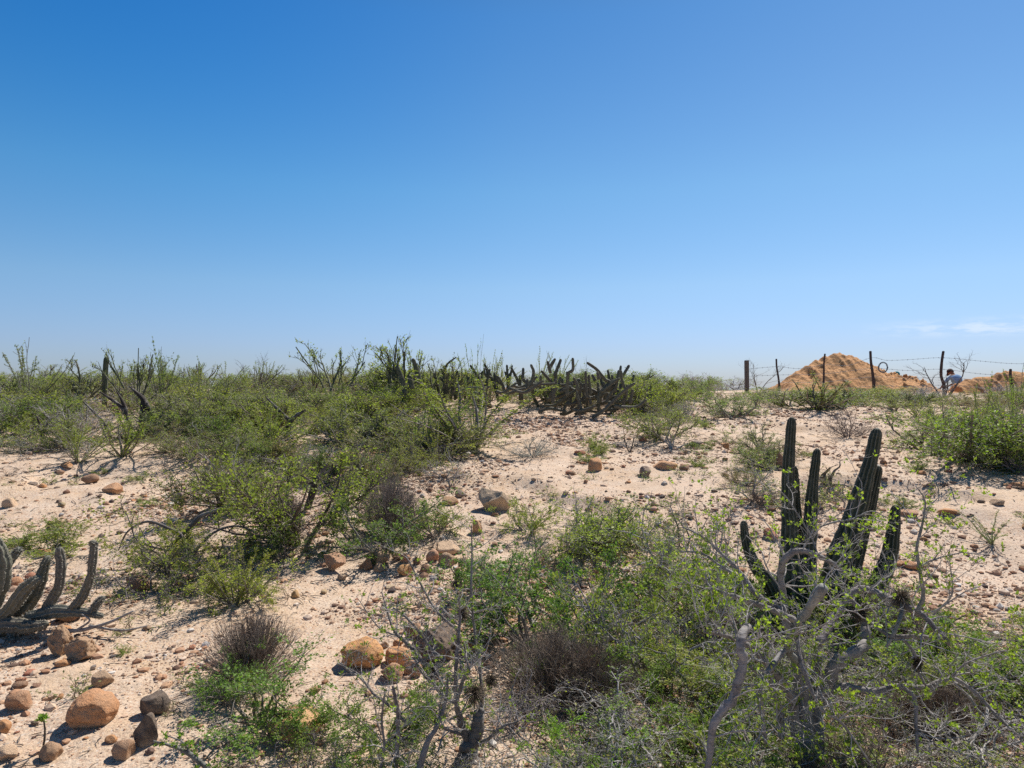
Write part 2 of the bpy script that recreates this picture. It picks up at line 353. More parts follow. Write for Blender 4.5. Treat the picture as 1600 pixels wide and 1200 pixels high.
KIND = {
 # dense dome, many fine twigs, small leaves
 'leafy': dict(stems=10, L=0.50, sp=(10, 72), seg=(6, 5, 3, 3), wig=(.16, .22, .28, .3), up=(.05, .04, .03, 0), lv=4, kids=(6, 5, 3), rat=.52, rr=.5, r0=.012, tap=.7, t0=.2, ang=(25, 65), leaf=5400, ls=.0160, asp=.55, ml=2),
 'leafy_far': dict(stems=10, L=0.50, sp=(10, 75), seg=(5, 4, 3), wig=(.16, .22, .28), up=(.05, .04, .03), lv=3, kids=(9, 7), rat=.52, rr=.5, r0=.012, tap=.7, t0=.15, ang=(25, 65), leaf=6800, ls=.0118, asp=.62, ml=1),
 # sparser, arching, twiggy
 'wiry': dict(stems=9, L=0.62, sp=(25, 85), seg=(7, 6, 4, 3), wig=(.24, .32, .34, .3), up=(.02, -.01, 0, 0), lv=4, kids=(9, 6, 3), rat=.5, rr=.52, r0=.013, tap=.75, t0=.15, ang=(30, 80), leaf=2600, ls=.017, asp=.55, ml=2),
 'tangle': dict(stems=9, L=0.62, sp=(25, 88), seg=(7, 6, 4, 3), wig=(.24, .32, .34, .3), up=(.02, -.01, 0, 0), lv=4, kids=(8, 6, 3), rat=.5, rr=.55, r0=.012, tap=.7, t0=.15, ang=(30, 80), leaf=420, ls=.017, asp=.55, ml=2),
 # dead, dense upright fine twigs, no leaves
 'dry': dict(stems=300, L=0.50, len=(.86, 1.02), sp=(2, 74), seg=(5, 4, 3), wig=(.10, .16, .2), up=(.04, .06, .05), lv=3, kids=(6, 3), rat=.36, rr=.7, r0=.0034, tap=.6, t0=.3, ang=(12, 38), leaf=0, ls=0, asp=1, ml=2),
 'dryball': dict(stems=34, L=0.45, sp=(5, 80), seg=(5, 4, 3), wig=(.2, .3, .3), up=(.02, .02, 0), lv=3, kids=(7, 5), rat=.45, rr=.6, r0=.006, tap=.6, t0=.25, ang=(20, 60), leaf=0, ls=0, asp=1, ml=2),
 # long leafy wands
 'wands': dict(stems=13, L=1.1, sp=(4, 55), seg=(9, 4), wig=(.07, .2), up=(.02, .0), lv=2, kids=(2,), rat=.2, rr=.7, r0=.010, tap=.55, t0=.3, ang=(20, 45), leaf=4600, ls=.016, asp=.6, ml=0),
 # thick forking bare stems with little leaf rosettes
 'forked': dict(stems=7, L=0.55, sp=(10, 62), seg=(5, 4, 4, 3), wig=(.14, .2, .2, .2), up=(.04, .08, .10, .10), lv=4, kids=(4, 3, 2), rat=.55, rr=.7, r0=.0125, tap=.45, t0=.35, ang=(22, 48), leaf=900, ls=.015, asp=.6, ml=2),
 'herb': dict(stems=16, L=0.30, sp=(20, 82), seg=(5, 4, 3), wig=(.15, .25, .3), up=(.04, .03, 0), lv=3, kids=(5, 3), rat=.45, rr=.6, r0=.004, tap=.6, t0=.1, ang=(20, 60), leaf=2600, ls=.016, asp=.5, ml=0),
 'sprig': dict(stems=7, L=0.20, sp=(5, 60), seg=(4, 3), wig=(.2, .3), up=(.04, .02), lv=2, kids=(3,), rat=.5, rr=.7, r0=.003, tap=.6, t0=.2, ang=(20, 55), leaf=160, ls=.02, asp=.5, ml=0),
 'bare': dict(stems=4, L=0.8, sp=(5, 40), seg=(6, 5, 4, 3), wig=(.12, .18, .2, .2), up=(.02, .05, .04, 0), lv=4, kids=(6, 4, 3), rat=.5, rr=.5, r0=.012, tap=.7, t0=.3, ang=(20, 50), leaf=0, ls=0, asp=1, ml=2),
 'snag': dict(stems=4, L=0.55, sp=(15, 75), seg=(6, 5, 4), wig=(.25, .3, .3), up=(.06, .06, .03), lv=3, kids=(2, 2), rat=.5, rr=.55, r0=.028, tap=.6, t0=.3, ang=(30, 60), leaf=0, ls=0, asp=1, ml=2),
}
_proto = {}
def proto(kind, var):
    key = (kind, var)
    if key in _proto: return _proto[key]
    P_ = KIND[kind]; R = random.Random(hash_(kind) + var * 77); rs = np.random.default_rng(hash_(kind) + var); random.seed(var + 5)
    lines = []
    lean = Vector((R.gauss(0, .18), R.gauss(0, .18), 0))
    for s_ in range(P_['stems']):
        a = R.random() * 6.283; t = math.radians(R.uniform(*P_['sp']))
        d = (Vector((math.cos(a) * math.sin(t), math.sin(a) * math.sin(t), math.cos(t))) + lean).normalized()
        q = Vector((math.cos(a), math.sin(a), 0)) * R.uniform(0, .035) + Vector((0, 0, -0.03))
        grow(R, q, d, P_['L'] * R.uniform(*P_.get('len', (.6, 1.15))), P_['r0'] * R.uniform(.6, 1.1), 0, P_, lines, -0.1)
    mb = MB()
    for pts, rad, lev in lines: mb.tube(pts, rad, 5 if lev == 0 else (4 if lev == 1 else 3), cap=False)
    bm_ = mb.mesh(kind + '_branches', M_BARK); fm = None
    if P_['leaf']:
        ml = MB(); leaves(ml, rs, lines, P_['leaf'], P_['ls'], P_['asp'], P_['ml']); fm = ml.mesh(kind + '_foliage', M_LEAF, False)
    V = np.concatenate(mb.V); w = np.percentile(V[:, 0], 98) - np.percentile(V[:, 0], 2); w2 = np.percentile(V[:, 1], 98) - np.percentile(V[:, 1], 2)
    _proto[key] = (bm_, fm, (w + w2) / 2, np.percentile(V[:, 2], 99)); return _proto[key]
def hash_(s): return sum(ord(c) * (i + 3) * 131 for i, c in enumerate(s)) % 100003

REG = []      # (root, look words, plural look, px, py) -> labels composed at the end
RND = random.Random(4)
GREEN = [(0.13, 0.19, 0.045), (0.10, 0.165, 0.04), (0.17, 0.20, 0.05), (0.075, 0.13, 0.045)]
YG, MG, DG, GG, BR = (0.20, 0.24, 0.055), (0.145, 0.195, 0.05), (0.085, 0.14, 0.035), (0.15, 0.18, 0.08), (0.13, 0.125, 0.065)
BK, BKD, BKW, BKB = (0.23, 0.20, 0.175), (0.13, 0.105, 0.085), (0.42, 0.39, 0.36), (0.25, 0.18, 0.13)
NAMES = {'leafy': 'leafy_shrub', 'leafy_far': 'leafy_shrub', 'wiry': 'twiggy_shrub', 'tangle': 'bare_twig_shrub', 'dry': 'dead_shrub', 'dryball': 'dead_shrub', 'wands': 'wand_shrub', 'forked': 'forking_shrub', 'herb': 'green_herb', 'sprig': 'small_sprig', 'bare': 'bare_shrub', 'snag': 'dead_snag'}
def jit(c, R, a=0.14):
    f = 1 + R.uniform(-a, a); return tuple(max(0.005, v * f * (1 + R.uniform(-a, a) * 0.4)) for v in c)
def plant(kind, loc, w, h, var=None, leaf=MG, bark=BK, label=None, look=None, cat='shrub', group=None, rz=None, tilt=0):
    var = RND.randrange(3) if var is None else var
    bmh, fmh, pw, ph = proto(kind, var)
    o = root(NAMES[kind], loc, label, cat, group, RND.uniform(0, 6.28) if rz is None else rz, (w / pw, w / pw, h / ph))
    if tilt: o.rotation_euler.x = tilt
    link('branches', bmh, o, None, jit(bark, RND)); 
    if fmh: link('foliage', fmh, o, None, jit(leaf, RND))
    if not label:
        px, py = toPx(*loc); REG.append((o, look, px, py))
    return o
def pl(kind, px, py, wpx, hpx, label=None, **k):
    g_ = G(px, py); d = g_.y; return plant(kind, g_, wpx * d / F, hpx * d / F, label=label, **k)

# ---- named shrubs of the middle ground and skyline (pixel of the base, width, height in photo pixels)
pl('dry', 396, 1064, 132, 104, 'dome of dense brown dead twigs rising behind a bright green bush', var=0, bark=(0.25, 0.19, 0.15))
pl('leafy', 405, 1128, 235, 125, 'bright green low bush growing in front of the brown twig dome', var=0, leaf=(0.115, 0.205, 0.05))
pl('leafy', 352, 1098, 110, 75, 'low green sprays at the left foot of the brown twig dome', var=2, leaf=(0.115, 0.205, 0.05))
pl('leafy', 590, 862, 190, 92, 'grey-green rounded bush above the row of broken rocks', var=1, leaf=(0.095, 0.15, 0.055))
pl('dry', 612, 842, 88, 98, 'brownish dead twigs standing out of the grey-green rounded bush', var=1, bark=(0.27, 0.22, 0.18))
pl('leafy', 680, 838, 110, 52, 'flat bright green bush left of the pale angular boulder', var=2, leaf=MG)
pl('wiry', 292, 905, 250, 118, 'sprawling bush of arching grey twigs with scattered small green leaves', var=0, leaf=YG, bark=BKD)
pl('leafy', 268, 880, 120, 70, 'green tufted bush inside the sprawl of arching grey twigs', var=1, leaf=YG)
pl('wiry', 250, 930, 190, 75, 'flat mat of bare grey twigs below the sprawling twiggy bush', var=1, leaf=MG, bark=BK)
pl('wands', 368, 946, 105, 100, 'small tree-like bush with a dark short trunk and yellow-green leaves', var=0, leaf=YG)
pl('leafy', 380, 940, 125, 72, 'airy yellow-green bush round the short dark trunk on the sand', var=2, leaf=YG)
pl('leafy_far', 470, 842, 210, 140, 'tall yellow-green bush with a dark leaning trunk above the sandy shelf', var=0, leaf=YG, bark=BKD)
pl('wiry', 390, 800, 165, 100, 'yellow-green bush left of the dark leaning trunk', var=1, leaf=YG)
pl('dry', 445, 850, 66, 80, 'grey dead twigs at the foot of the tall yellow-green bush', var=2, bark=(0.22, 0.19, 0.17))
pl('leafy', 445, 876, 90, 62, 'dark green low bush under the tall yellow-green bush', var=0, leaf=DG)
pl('wiry', 540, 790, 160, 85, 'yellow-green bush right of the dark leaning trunk', var=2, leaf=YG)
pl('herb', 92, 862, 130, 40, 'low feathery green herb spread on the pale sand at left', var=0, leaf=MG, cat='plant')
pl('herb', 30, 852, 80, 26, 'low thin green herb at the left edge on the sand', var=1, leaf=MG, cat='plant')
pl('wiry', 895, 862, 170, 92, 'yellow-green bush with pale twigs right of the pale boulder', var=2, leaf=YG, bark=BKW)
pl('leafy_far', 890, 855, 140, 66, 'yellow-tipped low bush behind the dark green foreground bush', var=1, leaf=YG)
pl('leafy', 830, 1010, 240, 150, 'large dark green fine-leaved bush in the centre foreground', var=0, leaf=(0.085, 0.155, 0.045))
pl('leafy', 905, 985, 200, 125, 'dark green fine-leaved bush right of the large centre one', var=1, leaf=(0.08, 0.145, 0.04))
pl('leafy', 770, 935, 130, 90, 'dark green bush beside the thin dead stalk with moss balls', var=2, leaf=(0.08, 0.15, 0.045))
pl('dry', 860, 1092, 190, 105, 'wide brown dead brush in front of the dark green centre bush', var=0, bark=(0.26, 0.19, 0.145))
pl('dry', 935, 1098, 130, 85, 'brown dead brush right of the wide brown brush', var=1, bark=(0.26, 0.19, 0.145))
pl('leafy', 920, 1215, 170, 85, 'vivid green low bush at the bottom edge among grey twigs', var=1, leaf=(0.13, 0.25, 0.03))
pl('wiry', 1060, 930, 260, 150, 'twiggy grey and green bush left of the tall upright cactus', var=0, leaf=YG, bark=BKW)
pl('leafy', 1100, 985, 220, 130, 'bright green bush between the cactus and the dark centre bush', var=1, leaf=(0.14, 0.22, 0.04))
pl('wiry', 1010, 1060, 260, 150, 'tangled green bush with bent white twigs, left of the grey tree', var=1, leaf=MG, bark=BKW)
pl('dryball', 1325, 682, 70, 44, 'grey dry ball of dead twigs on the sand below the big mound', var=0, bark=(0.26, 0.21, 0.19))
pl('wiry', 1180, 782, 140, 62, 'thin grey-green bush left of the tall upright cactus on sand', var=2, leaf=GG, bark=BKW)
pl('wiry', 1320, 790, 150, 60, 'sparse brown twiggy bush seen between the cactus columns', var=0, leaf=GG, bark=BK)
pl('wands', 1550, 850, 92, 48, 'small bright green plant of arching leafy sprays on the sand, right', var=1, leaf=(0.13, 0.22, 0.05), cat='plant')
pl('snag', 1298, 760, 70, 42, 'small dead arching branch with green tuft behind the cactus columns', var=0, bark=BKD)
pl('snag', 985, 706, 26, 40, 'small dark dead stump branch in the centre gravel', var=1, bark=BKD)
pl('herb', 930, 702, 44, 26, 'little brown-green herb left of the small dead stump branch', var=1, leaf=GG, cat='plant')
pl('snag', 1050, 702, 40, 30, 'grey bleached dead branch below the green centre bushes', var=2, bark=BKW)
pl('leafy_far', 1045, 690, 110, 52, 'open green bush on the gravel below the sandy crest', var=0, leaf=MG)
pl('leafy_far', 1040, 652, 100, 60, 'bright green bush right of the fallen cactus thicket', var=1, leaf=YG)
pl('leafy_far', 1190, 706, 100, 46, 'pale olive bush on the gravel left of the first cactus column', var=2, leaf=GG)
pl('leafy_far', 1150, 655, 110, 42, 'green bush at the right edge of the sandy crest', var=0, leaf=MG)
pl('dryball', 1190, 790, 60, 30, 'brown dead tuft under the thin grey-green bush', var=1, bark=BKB)
for a in ((1440, 700, 150, 62, 0, MG), (1500, 716, 165, 78, 1, (0.13, 0.20, 0.035)), (1562, 730, 165, 88, 2, MG), (1620, 725, 150, 84, 0, MG), (1470, 672, 120, 48, 2, YG), (1610, 742, 90, 62, 1, DG)):
    pl('leafy_far', a[0], a[1], a[2], a[3], None, var=a[4], leaf=a[5], look=('dense green bush', 'dense green bushes', 'of the thicket at the right edge'))
pl('wands', 1580, 690, 60, 112, 'tall thin green wands rising from the right-edge thicket', var=2, leaf=MG)
pl('wands', 1530, 690, 44, 95, 'short green wands rising from the right thicket near the smaller mound', var=0, leaf=MG)
# skyline plants
pl('forked', 108, 640, 90, 78, 'grey forked leafless shrub left of the lone column cactus on the skyline', var=0, leaf=GG, bark=(0.11, 0.12, 0.08))
pl('forked', 212, 640, 95, 94, 'curving many-forked shrub right of the lone column cactus on the skyline', var=1, leaf=GG, bark=(0.11, 0.13, 0.08))
pl('wands', 250, 640, 52, 98, 'tall leafy wands on the skyline left of centre-left ridge', var=0, leaf=MG)
pl('wands', 318, 640, 55, 72, 'shorter leafy wands right of the tall wands on the skyline', var=1, leaf=MG)
pl('bare', 392, 612, 42, 62, 'thin bare dead shrub alone against the sky', var=0, bark=(0.12, 0.10, 0.11))
pl('wands', 45, 640, 90, 100, 'arching thin shrub at the far left of the skyline', var=2, leaf=GG)
pl('forked', 512, 630, 120, 96, 'bare forking shrub standing highest on the left-centre skyline', var=2, leaf=YG, bark=(0.10, 0.11, 0.06))
pl('forked', 590, 640, 130, 98, 'dense forking green shrub on the mid skyline hump', var=0, leaf=YG, bark=(0.10, 0.11, 0.06))
pl('forked', 622, 640, 115, 112, 'tallest forking shrub at the mid skyline', var=1, leaf=YG, bark=(0.10, 0.11, 0.06))
pl('forked', 675, 640, 110, 80, 'forking shrub right of the tallest skyline shrub', var=2, leaf=YG, bark=(0.10, 0.11, 0.06))
pl('leafy_far', 575, 640, 110, 72, 'dense green bush under the forking skyline shrubs', var=1, leaf=MG)
pl('wands', 738, 700, 210, 112, 'big bush of long green wands spreading wide in the middle', var=0, leaf=(0.20, 0.27, 0.06))
pl('wands', 742, 690, 34, 152, 'single tall green stalk piercing the skyline', var=2, leaf=(0.16, 0.22, 0.06))
pl('wands', 660, 712, 130, 85, 'green wand bush left of the big spreading one', var=1, leaf=(0.17, 0.24, 0.06))
pl('wands', 420, 700, 90, 70, 'bright yellow-green wand bush below the forked dark stump', var=1, leaf=(0.22, 0.29, 0.06))
pl('bare', 912, 610, 26, 54, 'thin leafy sapling standing over the cactus thicket', var=1, bark=(0.10, 0.11, 0.08))
pl('bare', 1185, 612, 60, 52, 'bare shrub right of the square post', var=2, bark=(0.2, 0.18, 0.17))
pl('bare', 1474, 622, 80, 70, 'bare dead bush behind the crooked fence post', var=0, bark=(0.12, 0.10, 0.10))
pl('wands', 1275, 640, 130, 52, 'green wand shrub in front of the big mound', var=0, leaf=GG)
pl('leafy_far', 1240, 636, 110, 30, 'green bush at the left foot of the big mound', var=0, leaf=MG)
pl('leafy_far', 1330, 640, 120, 32, 'green bush at the middle foot of the big mound', var=1, leaf=MG)
pl('leafy_far', 1400, 640, 110, 26, 'green bush at the right foot of the big mound', var=2, leaf=YG)

# ---- filler shrubs: sampled on the ground inside regions traced in the photograph
def inpoly(x, y, poly):
    c = False; j = len(poly) - 1
    for i in range(len(poly)):
        xi, yi = poly[i]; xj, yj = poly[j]
        if (yi > y) != (yj > y) and x < (xj - xi) * (y - yi) / (yj - yi) + xi: c = not c
        j = i
    return c
placed = []
# open ground kept free in front of things the photograph shows (pixel boxes of plant bases)
KO = [(420, 480, 686, 716), (130, 285, 692, 706), (700, 1000, 652, 704), (690, 800, 704, 745), (148, 182, 636, 690), (1440, 1520, 640, 650), (640, 860, 640, 668), (470, 500, 802, 850)]
def zone(poly, count, yr, kinds, wr, hr, mind, seed, looks):
    R = random.Random(seed); xm = max(abs(p[0] - 800) for p in poly) / F * yr[1]; got = 0; tries = 0
    while got < count and tries < 60000:
        tries += 1; y = R.uniform(*yr); x = R.uniform(-xm, xm); z = float(H(x, y)); px, py = toPx(x, y, z)
        if not inpoly(px, py, poly) or any(a <= px <= b_ and c <= py <= e for a, b_, c, e in KO) or any((x - a) ** 2 + (y - b_) ** 2 < mind ** 2 for a, b_ in placed): continue
        placed.append((x, y)); got += 1
        k, leaf, bark, look = R.choices(kinds, [q[0] for q in kinds])[0][1:]
        s_ = R.uniform(0, 1); w = wr[0] + (wr[1] - wr[0]) * s_; h = (hr[0] + (hr[1] - hr[0]) * (0.6 * s_ + 0.4 * R.random()))
        if k == 'wands': h *= 1.25; w *= .8
        cat = 'plant' if k in ('herb', 'sprig') else 'shrub'
        plant(k, Vector((x, y, z)), w, h, R.randrange(3), leaf, bark, None, look, cat)
LK = {'yg': ('yellow-green shrub', 'yellow-green shrubs'), 'mg': ('green leafy shrub', 'green leafy shrubs'), 'dg': ('dark green shrub', 'dark green shrubs'),
      'br': ('brown dead shrub', 'brown dead shrubs'), 'tw': ('twiggy grey shrub', 'twiggy grey shrubs'), 'wd': ('green wand shrub', 'green wand shrubs'), 'ol': ('olive shrub', 'olive shrubs')}
ridge = [(3.4, 'leafy_far', MG, BK, LK['mg']), (4, 'leafy_far', YG, BK, LK['yg']), (2.6, 'leafy_far', GG, BK, LK['ol']), (1.6, 'leafy_far', BR, BKB, LK['br']),
         (1.5, 'wands', YG, BK, LK['wd']), (2.6, 'wiry', GG, BKW, LK['tw']), (1.5, 'dryball', MG, BKW, LK['br']), (2.2, 'tangle', YG, BKW, ('grey bare-twigged shrub', 'grey bare-twigged shrubs')), (.8, 'tangle', YG, BKB, ('brown bare-twigged shrub', 'brown bare-twigged shrubs')), (.5, 'leafy_far', DG, BKD, LK['dg'])]
zone([(-80, 640), (-80, 716), (120, 705), (330, 735), (560, 748), (640, 720), (860, 700), (880, 650), (860, 606), (-80, 606)], 150, (10.2, 21.5), ridge, (.9, 1.7), (.36, .72), .50, 3, None)
zone([(-120, 600), (1180, 600), (1180, 624), (900, 628), (-120, 628)], 44, (19.0, 26), ridge, (1.1, 2.0), (.38, .66), .7, 5, None)
zone([(880, 650), (1060, 632), (1110, 660), (1040, 690), (900, 680)], 6, (11, 20), ridge, (.6, 1.0), (.3, .5), .7, 6, None)
zone([(1110, 616), (1700, 616), (1700, 668), (1430, 668), (1330, 655), (1120, 640)], 30, (14, 25), ridge, (.8, 1.5), (.22, .42), .7, 7, None)
zone([(-100, 604), (900, 604), (900, 640), (-100, 640)], 26, (15, 23), [(1, 'bare', MG, BK, ('bare twiggy shrub', 'bare twiggy shrubs')), (1, 'forked', YG, BKD, ('forking shrub', 'forking shrubs')), (1.2, 'wands', YG, BKD, LK['wd'])], (.6, 1.2), (.62, 1.0), .4, 19, None)
zone([(560, 745), (700, 715), (850, 712), (760, 745), (620, 775), (560, 800), (340, 790), (340, 735)], 11, (8.4, 11.5), ridge, (.6, 1.15), (.35, .6), .42, 8, None)
near = [(3, 'leafy', (0.12, 0.20, 0.04), BKD, LK['mg']), (2.2, 'wiry', (0.15, 0.22, 0.04), BKW, LK['tw']), (1.6, 'leafy', YG, BK, LK['yg']), (0.9, 'dry', MG, BKB, LK['br']), (1, 'wiry', MG, BK, LK['tw']), (2.6, 'tangle', YG, BKW, ('pale bare-twigged shrub', 'pale bare-twigged shrubs'))]
zone([(960, 1010), (1120, 905), (1230, 950), (1400, 955), (1480, 965), (1700, 990), (1700, 1420), (700, 1420), (790, 1130)], 56, (2.5, 6.4), near, (.45, .9), (.20, .40), .22, 9, None)
zone([(820, 830), (1080, 840), (1100, 900), (960, 930), (820, 880)], 5, (5.5, 8.6), near, (.6, .95), (.3, .45), .45, 10, None)
zone([(1120, 690), (1230, 700), (1240, 800), (1120, 800)], 4, (7, 14), ridge, (.5, .9), (.2, .35), .6, 11, None)
zone([(520, 690), (870, 660), (880, 700), (760, 735), (560, 745)], 9, (9.5, 15), ridge, (.7, 1.1), (.24, .4), .4, 21, None)
zone([(100, 690), (420, 700), (560, 745), (420, 740), (250, 738), (100, 722)], 10, (9.8, 13), ridge, (.7, 1.2), (.3, .45), .4, 22, None)
zone([(1000, 1060), (1700, 1000), (1700, 1400), (1000, 1400)], 12, (2.7, 4.6), near, (.6, 1.0), (.22, .36), .2, 23, None)
zone([(400, 1150), (700, 1120), (800, 1300), (420, 1300)], 7, (2.6, 4.2), near, (.35, .6), (.16, .3), .3, 12, None)
small = [(3, 'herb', MG, BK, ('tiny green herb', 'tiny green herbs')), (3, 'sprig', GG, BKB, ('small brown sprig', 'small brown sprigs')), (2, 'sprig', MG, BK, ('small green sprig', 'small green sprigs')), (1, 'bare', MG, BKB, ('little bare twig plant', 'little bare twig plants'))]
zone([(-20, 730), (330, 745), (520, 880), (470, 980), (620, 1010), (560, 1190), (-20, 1190)], 34, (2.9, 10.5), small, (.10, .34), (.05, .16), .22, 14, None)
zone([(560, 780), (860, 720), (1080, 660), (1240, 700), (1600, 760), (1650, 900), (1150, 850), (800, 800), (760, 960), (480, 960)], 44, (5, 16), small, (.12, .42), (.06, .18), .3, 15, None)

zone([(830, 612), (1010, 612), (1010, 648), (830, 648)], 12, (15, 22), ridge, (.9, 1.4), (.35, .55), .5, 17, None)
# ------------------------------------------------------------------ cacti
def ribbed(tip_to_base, dia_px, d, ribs=9, spines=True, taper_tip=0.6):
    """stem mesh from photo pixels listed from base to tip with depth; returns (stem MB, spine MB)"""
    pass
def cactus_stem(mb, ms, pts, rads, ribs=9, seed=0, sp=0.012, dens=0.02, thick=.001, wob=0.012):
    R = random.Random(seed + 11); line = smoothline(pts, 6); L_ = [0.0]
    line = [v + Vector((R.gauss(0, wob), R.gauss(0, wob), R.gauss(0, wob))) * rads[0] if 0 < q < len(line) - 1 else v for q, v in enumerate(line)]
    for i in range(1, len(line)): L_.append(L_[-1] + (line[i] - line[i - 1]).length)
    tot = L_[-1]; R = random.Random(seed)
    kk = [L_[i] / tot for i in range(len(line))]
    ctl = np.linspace(0, 1, len(rads)); rr = [float(np.interp(k, ctl, rads)) * (1 + R.uniform(-.05, .05)) for k in kk]
    tip = line[-1]; dr = (line[-1] - line[-2]).normalized(); r_ = rr[-1]     # rounded tip
    for f, q in ((.4, .95), (.8, .82), (1.1, .6), (1.3, .3)):
        line.append(tip + dr * r_ * f * 1.3); rr.append(r_ * q)
    fp, fr, fa, fb = mb.tube(line, rr, ribs * 4, ribs, 0.17)
    if ms is not None:
        for i in range(len(line) - 2):
            seg = line[i + 1] - line[i]; n_ = max(1, int(seg.length / dens)); t = seg.normalized()
            for q in range(n_):
                f = q / n_
                for j in range(ribs):
                    th = j / ribs * 6.2832; o_ = Vector((fa[i] * (1 - f) + fa[i + 1] * f) * math.cos(th) + (fb[i] * (1 - f) + fb[i + 1] * f) * math.sin(th)).normalized()
                    b0 = line[i].lerp(line[i + 1], f + R.uniform(-.2, .2) / n_) + o_ * (fr[i] * (1 - f) + fr[i + 1] * f) * 1.15
                    for z in range(3):
                        dd = (o_ + Vector((R.gauss(0, .6), R.gauss(0, .6), R.gauss(0, .6)))).normalized(); e = b0 + dd * sp * R.uniform(.6, 1.4)
                        s_ = t.cross(dd).normalized() * thick
                        ms.put([b0 - s_, b0 + s_, e], None, [(0, 1, 2)])
def cactus(name, stems, base, label, col, ribs=9, near=True, cat='cactus', group=None, sp=.013, thick=.001, wob=.012):
    ro = root(name, base, label, cat, group)
    for i, (pts, rads) in enumerate(stems):
        mb = MB(); ms = MB() if near else None
        cactus_stem(mb, ms, [p - base for p in pts], rads, ribs, i, sp, .02, thick, wob)
        s_ = link('stem', mb.mesh('cactus_stem', M_CAC), ro, None, jit(col, RND, .15))
        if ms: link('spines', ms.mesh('cactus_spines', M_SPINE, False), s_)
    return ro
def pxs(lst, d, dia, zx=1, ox=0, oy=0):
    """pixel polyline (zoom coordinates / zx + offset), depth or list of depths, diameters in px -> points and radii"""
    ds = d if isinstance(d, (list, tuple)) else [d] * len(lst)
    if len(ds) != len(lst): ds = list(np.interp(np.linspace(0, 1, len(lst)), np.linspace(0, 1, len(ds)), ds))
    pts = [P(ox + a / zx, oy + b_ / zx, q) for (a, b_), q in zip(lst, ds)]
    dia = dia if isinstance(dia, (list, tuple)) else [dia]
    m = sum(ds) / len(ds); return pts, [v / zx / 2 / F * m for v in dia]
# tall upright group (zoom frame: x4 from 1180,640)
gb = G(1250, 965); D0 = gb.y
tall = []
for line, dia, dd in [
    ([(235, 1330), (232, 1050), (215, 750), (205, 450), (215, 250), (226, 90)], [185, 170, 100, 72, 64, 50], 0.0),
    ([(300, 1330), (275, 900), (250, 620), (240, 440), (236, 395)], [120, 110, 78, 62, 56], .08),
    ([(320, 1330), (330, 900), (345, 680), (360, 480), (375, 350), (384, 280)], [110, 105, 88, 74, 58, 44], -.02),
    ([(440, 1330), (520, 950), (600, 740), (670, 500), (720, 320), (752, 170)], [150, 150, 130, 110, 78, 62], .05),
    ([(520, 1330), (640, 850), (700, 660), (745, 480), (765, 390)], [110, 115, 88, 68, 46], .18),
    ([(620, 1330), (770, 1080), (835, 920), (862, 760), (876, 640)], [100, 105, 92, 78, 52], .1),
    ([(180, 1330), (90, 1100), (10, 990), (-40, 880), (-62, 800), (-70, 730)], [90, 88, 76, 66, 56, 42], -.1)]:
    tall.append(pxs(line, D0 + dd, dia, 4, 1180, 640))
cactus('column_cactus', tall, gb, 'dark tall ribbed cactus with seven upright columns behind the grey tree', (0.042, 0.045, 0.026), 10, sp=.010, thick=.0007)
# grey sprawling one at the left edge (zoom x6 from 0,800)
gl = G(45, 990); D1 = gl.y
spr = [([(690, 905), (790, 760), (850, 600), (868, 450), (880, 330), (878, 300)], [80, 78, 66, 62, 66, 56], .0),
       ([(440, 905), (520, 760), (560, 650), (570, 500), (558, 385)], [90, 84, 74, 78, 72], .05),
       ([(150, 960), (260, 830), (350, 700), (400, 560), (435, 460)], [170, 160, 120, 90, 64], .1),
       ([(-90, 1000), (40, 960), (160, 820), (230, 720), (310, 660)], [110, 100, 110, 110, 90], -.08),
       ([(-60, 880), (10, 700), (40, 540), (20, 400), (-20, 300)], [120, 120, 115, 110, 80], -.1),
       ([(60, 520), (110, 440), (160, 375), (170, 365)], [60, 66, 66, 60], .3),
       ([(860, 945), (890, 890), (925, 840), (938, 825)], [50, 62, 62, 55], .0),
       ([(-90, 1080), (100, 1060), (260, 1075), (400, 1060)], [120, 130, 120, 70], -.1),
       ([(250, 1000), (400, 960), (550, 930), (760, 940), (930, 970)], [100, 105, 110, 80, 50], .0),
       ([(170, 1080), (168, 1150), (165, 1200)], [90, 95, 80], -.05)]
cactus('sprawling_cactus', [pxs(a, D1 + dd, di, 6, 0, 800) for a, di, dd in spr], gl, 'grey-green sprawling cactus with upturned stems at the left edge', (0.14, 0.135, 0.11), 8, sp=.013, thick=.0018, wob=.055)
# lone column on the left skyline
gc = G(164, 634)
cactus('column_cactus', [([P(164, 650, gc.y), P(163, 610, gc.y), P(165, 575, gc.y), P(166, 563, gc.y)], [.048, .054, .056, .05])], gc, 'lone straight column cactus standing on the left ridge', (0.05, 0.075, 0.035), 10, False)
